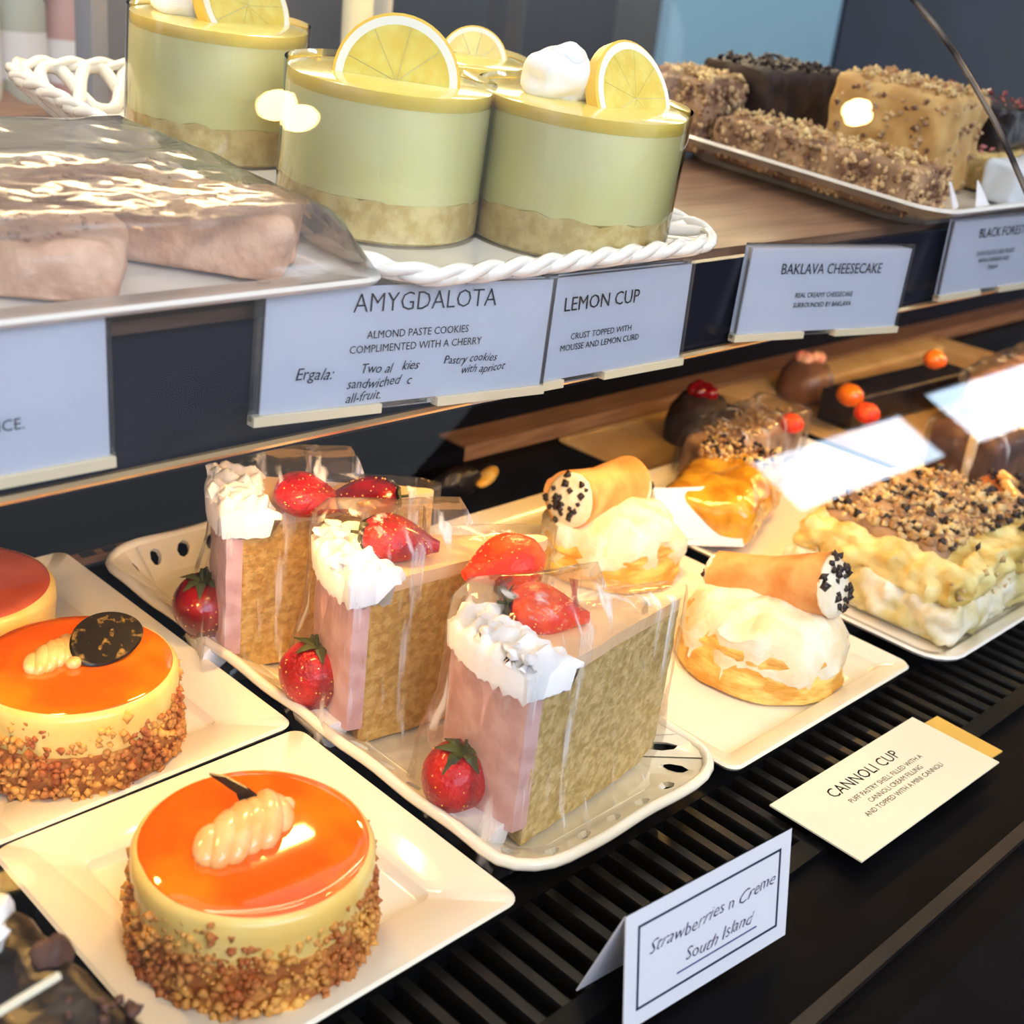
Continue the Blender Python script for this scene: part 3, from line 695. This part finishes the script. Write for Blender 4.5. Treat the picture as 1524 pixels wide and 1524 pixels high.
tcs = cake('caramel_slice', 'small caramel topped slice with chocolate curls on the large platter', 'cake slice', 0, 0, 0, .05, .055, .034, mat('caramel_cake', (186, 104, 40), (150, 76, 26), 40, rough=.25, coat=.5), .1, .006, .002, pos=(.832, .306, .0072))
MB().tube([(-.015, -.01, .036), (-.004, .004, .040), (.010, .002, .037), (.018, .014, .038)], .004, 8).build('cream_swirl', ROSE, tcs)
scatter(MB(), 30, -.01, .024, -.02, .022, .034, .006, .002, .005).build('chocolate_curls', CHIP, tcs, kind='stuff')

# ------------------------------------------------------------------ upper shelf: plates
TILT = math.atan(SHK)
def shelf_thing(name, label, cat, x, y, h=0.0, rz=0, group=None):
    t = thing(name, label, cat, (x, y, shz(y)+h+.0004), group=group)
    t.rotation_euler = (Matrix.Rotation(TILT, 3, 'X') @ Matrix.Rotation(rz, 3, 'Z')).to_euler(); return t
# wrapped plate with almond biscuits
wp = plate_mesh(.165, .086, .012, .016, .014, .006, .002).build('oblong_plate', GREYP); tag(wp, 'grey-white plate of film wrapped almond biscuits', 'plate')
wp.location = (.147, .446, shz(.446)+.0004); wp.rotation_euler.x = TILT
def biscuit(label, x, y, rz, sx, sy, sz):
    t = shelf_thing('almond_biscuit', label, 'biscuit', x, y, .0066, rz, 'almond biscuits under film')
    MB().block(sx, sy, sz, .006, 14, .003, 80, seed=int(x*1000)).build('biscuit', ALMOND, t)
    scatter(MB(), 60, -sx*.4, sx*.4, -sy*.4, sy*.4, sz-.001, .001, .001, .002).build('almond_flakes', ALMOND, t, kind='stuff'); return t
biscuit('long pinkish almond biscuit bar filling the right of the wrapped plate', .254, .434, 2.35, .108, .046, .026)
biscuit('almond biscuit bar beside the longer one on the wrapped plate', .186, .420, 2.55, .085, .05, .020)
fm = MB(); nx, ny = 26, 22; vs = []; fs = []
for i in range(nx+1):
    for j in range(ny+1):
        u, v = -1+2*i/nx, -1+2*j/ny
        e = (1-abs(u)**9)*(1-abs(v)**9); z = .0146+.024*min(1, e*1.5)**.7 + .0030*noise.noise(Vector((u*5, v*5, 2)))*e
        vs.append((u*.163, v*.084, z)); 
fs = [(i*(ny+1)+j, (i+1)*(ny+1)+j, (i+1)*(ny+1)+j+1, i*(ny+1)+j+1) for i in range(nx) for j in range(ny)]
fo = fm.add(vs, fs).build('cling_film', clear('loose_film', (.985, .985, .985), 1.0, rough=.12, bump=.6, bscale=40, veil=.03, glint_streak=((0, 0, .5), (.15, 1, 1), 90, .4))); tag(fo, 'loose clear film stretched over the plate of almond biscuits', 'plastic film')
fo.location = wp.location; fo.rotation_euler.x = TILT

# braided white platter
hx, hy = .105, .168; bx_, by_ = .415, .522
bp = shelf_thing('braided_platter', 'white platter with woven rope rim under the lemon cups', 'platter', bx_, by_)
d = MB(); rg = []
for dd, z in ((.03, 0), (.026, .002), (.018, .005), (.019, .007), (.024, .0050)): rg.append([(x, y, z) for x, y in rrect(hx-dd, hy-dd, .02)])
d.rings(rg).build('dish', WHITE, bp)
def bh(y): return .0135+.0125*(y/hy+1)/2
n = 260; lo = resample(rrect(hx-.020, hy-.020, .018), n); hi = resample(rrect(hx, hy, .028), n); TW = 20
for ph in (0, PI):
    path = []; 
    for i in range(n):
        u = .5+.5*math.sin(2*PI*TW*i/n+ph); s_ = u*u*(3-2*u); a = Vector(lo[i]+(.006,)); b = Vector(hi[i]+(bh(hi[i][1]),)); q = a.lerp(b, .02+.96*s_)
        nn = Vector((lo[i][0], lo[i][1], 0)).normalized()*.0012*math.cos(2*PI*TW*i/n+ph); path.append(q+nn)
    MB().tube(path, .0038, 8, True).build('woven_band', WHITE, bp)
for ph in (0, PI):
    path = []
    for i in range(n*2):
        t_ = i/2; i0 = int(t_) % n; i1 = (i0+1) % n; f = t_-int(t_); c = Vector(hi[i0]+(bh(hi[i0][1])+.001,)).lerp(Vector(hi[i1]+(bh(hi[i1][1])+.001,)), f)
        a = 2*PI*30*i/(2*n)+ph; nn = Vector((c.x, c.y, 0)).normalized(); path.append(c+nn*.0017*math.cos(a)+Vector((0, 0, .0017*math.sin(a))))
    MB().tube(path, .0026, 8, True).build('rope_rim', WHITE, bp)

# lemon cups
def lemon_cup(label, x, y, rz, sl, cr, R=.0485, slice_scale=1.0, seed=1):
    t = shelf_thing('lemon_cup', label, 'dessert cup', x, y, .0052, rz, 'lemon cups on the braided platter')
    def wav(xx, yy, z, a):
        g = 1+.006*noise.noise(Vector((math.cos(a)*9, math.sin(a)*9, z*200+seed))); return xx*g, yy*g, z
    MB().lathe([(R-.004, 0), (R-.001, .002), (R-.0008, .012)]+[(R-.0012, .0185)], 72, lambda xx, yy, z, a: (xx, yy, z+(.0026*noise.noise(Vector((math.cos(a)*5, math.sin(a)*5, seed))) if z > .015 else 0))).build('biscuit_base', BISC, t)
    MB().lathe([(R-.0016, .014), (R-.0014, .03), (R-.0014, .056), (R-.003, .059)], 72, wav).build('lemon_mousse', LEMONM, t)
    MB().lathe([(R-.0018, .0575), (R-.0012, .060), (R-.0016, .0632), (R-.006, .0640), (.001, .0642)], 72, wav).build('lemon_curd', CURD, t)
    MB().lathe([(R, .0005), (R, .0662)], 72, cap0=False, cap1=False).build('acetate_collar', ACET, t)
    if cr:
        m = MB().ball((cr[0], cr[1], .072), .0165, .0155, .0125, 36, 24, .28, 95)
        m.ball((cr[0]+.003, cr[1]-.002, .079), .0095, .009, .008, 28, 18, .35, 130)
        m.build('cream_dollop', CREAM, t)
    if sl:
        cx, cy, cz, ang, lean, rad = sl
        M = Matrix.Translation((cx, cy, cz)) @ Matrix.Rotation(ang, 4, 'Z') @ Matrix.Rotation(PI/2+lean, 4, 'X')
        N_ = 40; c = [(math.cos(2*PI*k/N_), math.sin(2*PI*k/N_)) for k in range(N_)]
        ls = MB().rings([[(a*rad*s_, b*rad*s_, z) for a, b in c] for s_, z in ((.965, -.0036), (1, -.003), (1, .003), (.965, .0036))], M=M).build('lemon_slice', RIND, t)
        MB().rings([[(a*rad*.955, b*rad*.955, z) for a, b in c] for z in (-.0039, .0039)], M=M).build('lemon_pith', PITH, ls)
        for k in range(9):
            a0, a1 = 2*PI*k/9+.004, 2*PI*(k+1)/9-.004; pts = [(.01*rad*math.cos((a0+a1)/2), .01*rad*math.sin((a0+a1)/2))]
            for q in range(6): aa = a0+(a1-a0)*q/5; pts.append((rad*.83*math.cos(aa), rad*.83*math.sin(aa)))
            MB().rings([[(p_[0], p_[1], z) for p_ in pts] for z in (-.0043, .0043)], M=M).build('lemon_segment', FLESH, ls, False)
    return t
p3, p2, p1 = SP(836, 352, .0052), SP(560, 328, .0052), SP(318, 222, .0052)
va = lambda p: math.atan2(-p.x, p.y)*0
lemon_cup('lemon cup with white cream dollop and leaning lemon slice beside the platter corner', p3.x, p3.y, 0, (.014, -.014, .0660, .02, -.45, .0265), (-.014, .006), R=.0498, seed=1)
lemon_cup('lemon cup whose lemon wheel stands upright facing the glass', p2.x, p2.y, 0, (-.004, -.008, .0630, -.72, -.12, .0275), (.006, .012), R=.0465, seed=2)
lemon_cup('rear lemon cup with a tilted lemon slice above the woven rim', p1.x, p1.y, 0, (.010, -.004, .070, .1, -.5, .0275), (-.012, .012), R=.0450, seed=3)
lemon_cup('lemon cup mostly hidden behind the upright lemon wheel', .470, .520, 0, (.016, -.006, .0600, -.7, -.2, .018), None, R=.0450, seed=4)

# grey platter at the right with baklava cheesecakes
rx0, rx1, ry0, ry1 = .712, 1.05, .345, .60
rp = MB(); rg = []
RH, RY = (rx1-rx0)/2, (ry1-ry0)/2
for dd, z in ((.035, 0), (.033, .003), (.004, .0165), (0, .0185), (.001, .0205), (.006, .0195), (.028, .008), (.036, .006)): rg.append([(x, y, z) for x, y in rrect(RH-dd, RY-dd, .022)])
ro = rp.rings(rg).build('deep_platter', GREYP); tag(ro, 'deep grey-white platter of baklava cheesecake slices', 'platter')
ro.location = ((rx0+rx1)/2, (ry0+ry1)/2, shz((ry0+ry1)/2)+.0004); ro.rotation_euler.x = TILT
def shelf_cake(name, label, x, y, h, rz, sx, sy, sz, m, crumbs=0, cm=None, taper=0, r=.005, cat='cake slice'):
    t = shelf_thing(name, label, cat, x, y, h, rz)
    MB().block(sx, sy, sz, r, 14, .003, 70, taper=taper, seed=int(x*997) % 13).build('cake_body', m, t)
    if crumbs and m in (BAKE, BAKEY):
        sc = MB()
        for _ in range(420 if m is BAKE else 120):
            u, v = random.uniform(-.47, .47), random.uniform(.05, .95)
            p_ = (-sx/2, u*sy, v*sz) if random.random() < .6 else (u*sx, -sy/2, v*sz)
            sc.chunk(p_, random.uniform(.0012, .0036))
        sc.build('side_crumbs', MATS.get('dark_walnut_crumb') or mat('dark_walnut_crumb', (214, 180, 130), (110, 74, 52), 120, rough=.7, thresh=(.4, .6)), t, kind='stuff')
    if crumbs: scatter(MB(), crumbs, -sx*.46, sx*.46, -sy*.46, sy*.46, sz-.001, .004, .0012, .0036).build('walnut_crumbs', cm or CRUMB, t, kind='stuff')
    return t
shelf_cake('baklava_cheesecake', 'low crumbly baklava cheesecake slice lying along the platter edge', .752, .452, .0066, 0, .052, .150, .030, BAKE, 300)
shelf_cake('baklava_cheesecake', 'tall golden baklava cheesecake slice with walnut top', .842, .452, .0066, .12, .075, .085, .066, BAKEY, 260)
shelf_cake('chocolate_torte', 'dark layered chocolate torte at the back of the deep platter', .825, .552, .0066, 0, .10, .060, .058, CHOCM, 140, CHIP)
shelf_cake('walnut_cake', 'walnut crumbed cake piece in the corner of the deep platter behind the lemon cup', .747, .561, .0066, .1, .050, .050, .048, BAKE, 220)
shelf_cake('black_forest_cake', 'black chocolate cake on a pale yellow and white layer', .945, .455, .034, .1, .09, .085, .030, CHOCB, 60, BERRYD)
shelf_cake('sponge_layer', 'pale yellow sponge layer under the black chocolate cake', .940, .452, .0066, .1, .10, .095, .027, SPONGEP, 60, mat('pink_crumb', (196, 120, 110), rough=.6))
shelf_cake('white_cake', 'white frosted cake at the front corner of the deep platter', .905, .388, .0066, .05, .075, .028, .028, mat('cool_white_icing', (214, 220, 222), rough=.4), 0)
pw = MB()
for (x, y, rz, s_) in ((0, 0, .4, .016), (.026, -.006, .1, .013)):
    M = T(x, y, 0, rz=rz, rx=-.5); a = [(-s_, 0, 0), (s_, 0, 0), (0, 0, s_*1.5)]
    pw.add([(p_[0], -.0004, p_[2]) for p_ in a]+[(p_[0], .0004, p_[2]) for p_ in a], [(0, 1, 2), (5, 4, 3), (0, 3, 4, 1), (1, 4, 5, 2), (2, 5, 3, 0)], M)
pwo = pw.build('paper_liner', PAPER, None, False); pwo.location = (.795, .376, shz(.376)+.0095); pwo.rotation_euler.x = TILT; tag(pwo, 'pointed white paper liner in front of the baklava slice', 'paper')

# brown tray far back on the shelf, and what stands behind the case
tp_ = PY(60, 112, 1.22)
br = thing('brown_tray', 'brown wavy edged tray on the counter behind the case', 'tray', (tp_.x, 1.22, .1405))
MB().rings([[(x, y, z+.003*math.sin(i_*1.6)*(z > .01)) for i_, (x, y) in enumerate(resample(rrect(.20-d_, .07-d_, .03), 60))] for d_, z in ((.02, 0), (.003, .014), (0, .019), (.003, .019), (.022, .004))]).build('tray_body', RUST, br)
bcount = thing('back_counter', 'brown counter behind the display case', 'counter', (0, 1.3, -.95))
MB().box(-.6, 2.6, -.15, .35, 0, 1.06).build('counter_body', mat('counter_front', (84, 72, 66), rough=.6), bcount, False)
MB().box(-.62, 2.62, -.18, .36, 1.06, 1.09).build('counter_top', mat('counter_top', (120, 96, 78), (104, 82, 66), 6, rough=.4), bcount, False)
def jar(label, px, R, h, m, lidm, Y=1.30):
    p = PY(px, 60, Y); t = thing('storage_jar', label, 'jar', (p.x, Y, .14))
    MB().lathe([(R*.9, 0), (R, .01), (R, h*.8), (R*.8, h*.9), (R*.8, h)], 24).build('jar_body', m, t); MB().lathe([(R*.88, h), (R*.88, h+.02), (R*.7, h+.026)], 24).build('lid', lidm, t)
    MB().lathe([(R*1.01, h*.25), (R*1.01, h*.6)], 24, cap0=False, cap1=False).build('label_band', PAPER, t)
JP = mat('pink_tin', (190, 150, 144), rough=.4); JG = mat('pale_green_tin', (176, 180, 166), rough=.4); JW = mat('white_tin', (216, 210, 196), rough=.4)
jar('pale green tin standing on the back counter', 30, .025, .13, JG, JW); jar('pink tin with white band standing on the back counter', 98, .025, .12, JP, JP); jar('white tin standing on the back counter', -40, .025, .12, JW, JG)
def column(name, label, cat, px0, px1, Y, z0, z1, m, rnd=False):
    a, b = PY(px0, 60, Y), PY(px1, 60, Y); x = (a.x+b.x)/2; hw = abs(b.x-a.x)/2
    if rnd: o = MB().lathe([(hw, 0), (hw, (z1-z0)*.98), (hw*.9, z1-z0)], 24).build(name, m)
    else: o = MB().block(hw*2, .03, z1-z0, .004, 4).build(name, m)
    o.location = (x, Y, z0); return tag(o, label, cat)
column('case_post', 'cream rear post of the display case behind the lemon cups', 'post', 512, 548, .80, -.06, .56, mat('cream_post', (226, 216, 180), rough=.4), True)
column('door_frame', 'slim pale upright beside the cream rear post', 'post', 556, 566, .86, -.06, .56, mat('pale_frame', (206, 196, 176), rough=.4))
column('tall_cabinet', 'dark cabinet behind the display case', 'cabinet', 566, 905, 1.9, -.949, 1.3, mat('dark_cabinet', (46, 40, 40), (32, 28, 30), 4, rough=.5))
column('cabinet_door_frame', 'near black upright in front of the dark cabinet', 'post', 735, 765, 1.0, -.06, .56, mat('near_black_frame', (30, 28, 32), rough=.4))
column('grey_upright', 'grey upright behind the storage jars', 'post', 122, 150, 1.02, -.06, .56, mat('grey_frame', (150, 146, 146), rough=.5))
column('blue_reflection_board', 'pale blue board behind the deep platter, standing in for a glass reflection', 'panel', 985, 1235, 1.7, -.949, .9, mat('pale_blue_reflection', (150, 190, 205), rough=.5))  # added board, its pale blue imitates a reflection in the glass
column('dark_blue_panel', 'dark blue panel at the far end behind the black cake', 'panel', 1240, 1700, 1.72, -.949, 1.0, mat('dark_blue_panel', (14, 20, 52), (9, 12, 30), 3, rough=.5))

# ------------------------------------------------------------------ cards
DG = None
def text_mesh(body, size, m, parent, x, z, align='CENTER', shear=0, jitter=0, y=-.0007, name='lettering', sx=1.0, flat=False, bold=0):
    cu = bpy.data.curves.new('t', 'FONT'); cu.body = body; cu.size = size; cu.align_x = align; cu.shear = shear; cu.extrude = .00006; cu.resolution_u = 2; cu.offset = bold
    o = bpy.data.objects.new('t', cu); COL.objects.link(o); dg = bpy.context.evaluated_depsgraph_get(); dg.update()
    me = bpy.data.meshes.new_from_object(o.evaluated_get(dg)); bpy.data.objects.remove(o); bpy.data.curves.remove(cu)
    for v in me.vertices:
        px, py = v.co.x*sx, v.co.y
        if jitter: py += jitter*size*math.sin(px/size*1.7+len(body)); px += jitter*size*.6*math.sin(py/size*5+px/size*2.3)
        v.co = (x+px, y-abs(v.co.z), z+py) if not flat else (x+px, z+py, y+abs(v.co.z))
    me.materials.clear(); me.materials.append(m)
    r = bpy.data.objects.new(name, me); COL.objects.link(r); r.parent = parent; return r
def card(label, bl, br_, h=.051, tilt=-.03, lines=(), m=PAPER, clip=True):
    a, b = bl, br_; v = b-a; wd = v.length
    t = thing('price_card', label, 'card', ((a.x+b.x)/2, (a.y+b.y)/2, (a.z+b.z)/2), rz=math.atan2(v.y, v.x)); t.rotation_euler.x = tilt; t.rotation_euler.y = -math.atan2(v.z, Vector((v.x, v.y)).length)
    cd_ = MB().box(-wd/2, wd/2, -.0004, .0004, .003, h).build('card', m, t, False)
    MB().box(-wd/2-.004, wd/2+.0015, -.0014, .0012, .001, h+.0025).build('clear_sleeve', SLEEVE, t, False)
    if clip:
        c1 = MB().box(-wd/2-.004, -wd*.12, -.003, .0015, -.0005, .0032).build('clip', mat('pale_clip', (240, 226, 190), rough=.25, metal=.3), t, False)
        MB().box(wd*.08, wd/2+.001, -.003, .0015, -.0005, .0032).build('clip', MATS['pale_clip'], t, False)
    for ln in lines: text_mesh(*ln[:2], ln[2], cd_, *ln[3:5], **(ln[5] if len(ln) > 5 else {}))
    return t
A0, A1 = PY(385, 630, .3695), PY(800, 582, .3625)
card('white card lettered AMYGDALOTA with handwriting below, hung on the shelf fascia', A0, A1, .0500, lines=(
    ('AMYGDALOTA', .0108, INK, 0.003, .0400, dict(bold=-.00012)), ('ALMOND PASTE COOKIES', .0044, INK, .000, .0295), ('COMPLIMENTED WITH A CHERRY', .0044, INK, .000, .0240),
    ('Ergala:', .0066, INKP, -.058, .0150, dict(align='LEFT', shear=.35, jitter=.06)), ('Two al   kies', .0056, INKP, -.028, .0155, dict(align='LEFT', shear=.35, jitter=.06)),
    ('sandwiched  c', .0056, INKP, -.034, .0098, dict(align='LEFT', shear=.35, jitter=.06)), ('all-fruit.', .0056, INKP, -.034, .0046, dict(align='LEFT', shear=.35, jitter=.06)),
    ('Pastry cookies', .0050, INKP, .014, .0165, dict(align='LEFT', shear=.35, jitter=.06)), ('with apricot', .0050, INKP, .024, .0118, dict(align='LEFT', shear=.35, jitter=.06))))
L0, L1 = PY(706, 596, .3695), PY(1008, 540, .3655)
card('white card lettered LEMON CUP partly behind the AMYGDALOTA card', L0, L1, .0500, lines=(
    ('LEMON CUP', .0092, INK, .006, .0345), ('CRUST TOPPED WITH', .0042, INK, .008, .0210), ('MOUSSE AND LEMON CURD', .0042, INK, .008, .0160)))
B0, B1 = PY(1094, 506, .370), PY(1328, 492, .352)
card('white card lettered BAKLAVA CHEESECAKE under the deep platter', B0, B1, .0490, lines=(
    ('BAKLAVA CHEESECAKE', .0084, INK, 0.000, .0350), ('REAL CREAMY CHEESECAKE', .0040, INK, -.003, .0220), ('SURROUNDED BY BAKLAVA', .0040, INK, -.003, .0165)))
K0 = PY(1396, 446, .366); K1 = K0+Vector((.125, -.008, 0))
card('pale card lettered BLACK FOREST at the far end of the shelf', K0, K1, .0500, lines=(
    ('BLACK FOREST', .0088, INK, 0.000, .0380), ('CHOCOLATE CAKE FILLED', .0042, INK, -.003, .0260), ('WITH CHERRIES AND', .0042, INK, -.003, .0210), ('CREAM', .0042, INK, -.003, .0160)))
N1 = PY(163, 690, .3655); N0 = N1+Vector((-.125, .004, 0))
card('white card ending in small print NCE below the wrapped almond biscuits', N0, N1, .0520, lines=(('NCE.', .0054, INK, .0285, .0175),))

# cannoli card lying on the grille, with a second card below it
def flat_card(label, q, z, m, lines=()):
    c = [P(*k, z) for k in q]; ctr = sum(c, Vector())/4; vx = (c[1]-c[0]+c[2]-c[3])/2; vy = (c[0]-c[3]+c[1]-c[2])/2
    t = thing('price_card', label, 'card', ctr, math.atan2(vx.y, vx.x)); hx_, hy_ = vx.length/2, vy.length/2
    MB().box(-hx_, hx_, -hy_, hy_, -.0005, .0003).build('card', m, t, False)
    for ln in lines: text_mesh(ln[0], ln[1], ln[2], t, ln[3], ln[4], y=.0003, flat=True)
    return t
flat_card('cream card lettered CANNOLI CUP lying on the slotted vent', ((1150, 1195), (1365, 1065), (1480, 1138), (1278, 1287)), .0052, CREAMPAPER, (
    ('CANNOLI CUP', .0088, INKB, -.004, .0085), ('PUFF PASTRY SHELL FILLED WITH A', .0040, INKB, .002, .0015), ('CANNOLI CREAM FILLING', .0040, INKB, .002, -.0035), ('AND TOPPED WITH A MINI CANNOLI', .0040, INKB, .002, -.0085)))
flat_card('yellowish card peeking out under the CANNOLI CUP card', ((1190, 1170), (1400, 1072), (1486, 1112), (1300, 1250)), .0032, mat('yellow_card', (222, 180, 84), rough=.7))

# tent card, handwritten
e0, e1 = P(922, 1532, .0022), P(1163, 1385, .0022); v = e1-e0; wd = v.length
tt = thing('tent_card', 'folded white tent card handwritten Strawberries n Creme in a dark border', 'card', ((e0.x+e1.x)/2, (e0.y+e1.y)/2, .0017), math.atan2(v.y, v.x))
th = .046
def leaf_panel(name, y0, m=PAPER):
    return MB().add([(-wd/2, y0, 0), (wd/2, y0, 0), (wd/2, 0.006, th), (-wd/2, 0.006, th), (-wd/2, y0+.0006, 0), (wd/2, y0+.0006, 0), (wd/2, 0.0066, th), (-wd/2, 0.0066, th)], [(0, 1, 2, 3), (7, 6, 5, 4), (0, 4, 5, 1), (1, 5, 6, 2), (2, 6, 7, 3), (3, 7, 4, 0)]).build(name, m, tt, False)
leaf_panel('front_leaf', -.002); leaf_panel('back_leaf', .022)
pl = bpy.data.objects.new('printed_face', None)
sl_ = math.atan(.008/th)
bd = MB(); bw = .0009; ix, iz0, iz1 = wd/2-.006, .0065, th-.0055
for b in ((-ix, ix, iz0, iz0+bw), (-ix, ix, iz1-bw, iz1), (-ix, -ix+bw, iz0, iz1), (ix-bw, ix, iz0, iz1)): bd.box(b[0], b[1], -.00012, .0001, b[2], b[3])
bo = bd.build('printed_border', mat('teal_border', (16, 40, 60), rough=.7), tt, False); bo.location = (0, -.0021, 0); bo.rotation_euler.x = -sl_
for (s, size, x, z) in (('Strawberries n Creme', .0076, .001, .0265), ('South Island', .0076, .004, .0150)):
    o = text_mesh(s, size, mat('blue_pen', (64, 70, 120), rough=.8), tt, x, z, shear=.4, jitter=.07, y=-.0002, bold=-.0001); o.location = (0, -.0021, 0); o.rotation_euler.x = -sl_
u = MB().box(-.018, .026, -.0002, .0001, .0118, .0123).build('underline', MATS['blue_pen'], tt, False); u.location = (0, -.0021, 0); u.rotation_euler.x = -sl_
bpy.data.objects.remove(pl)
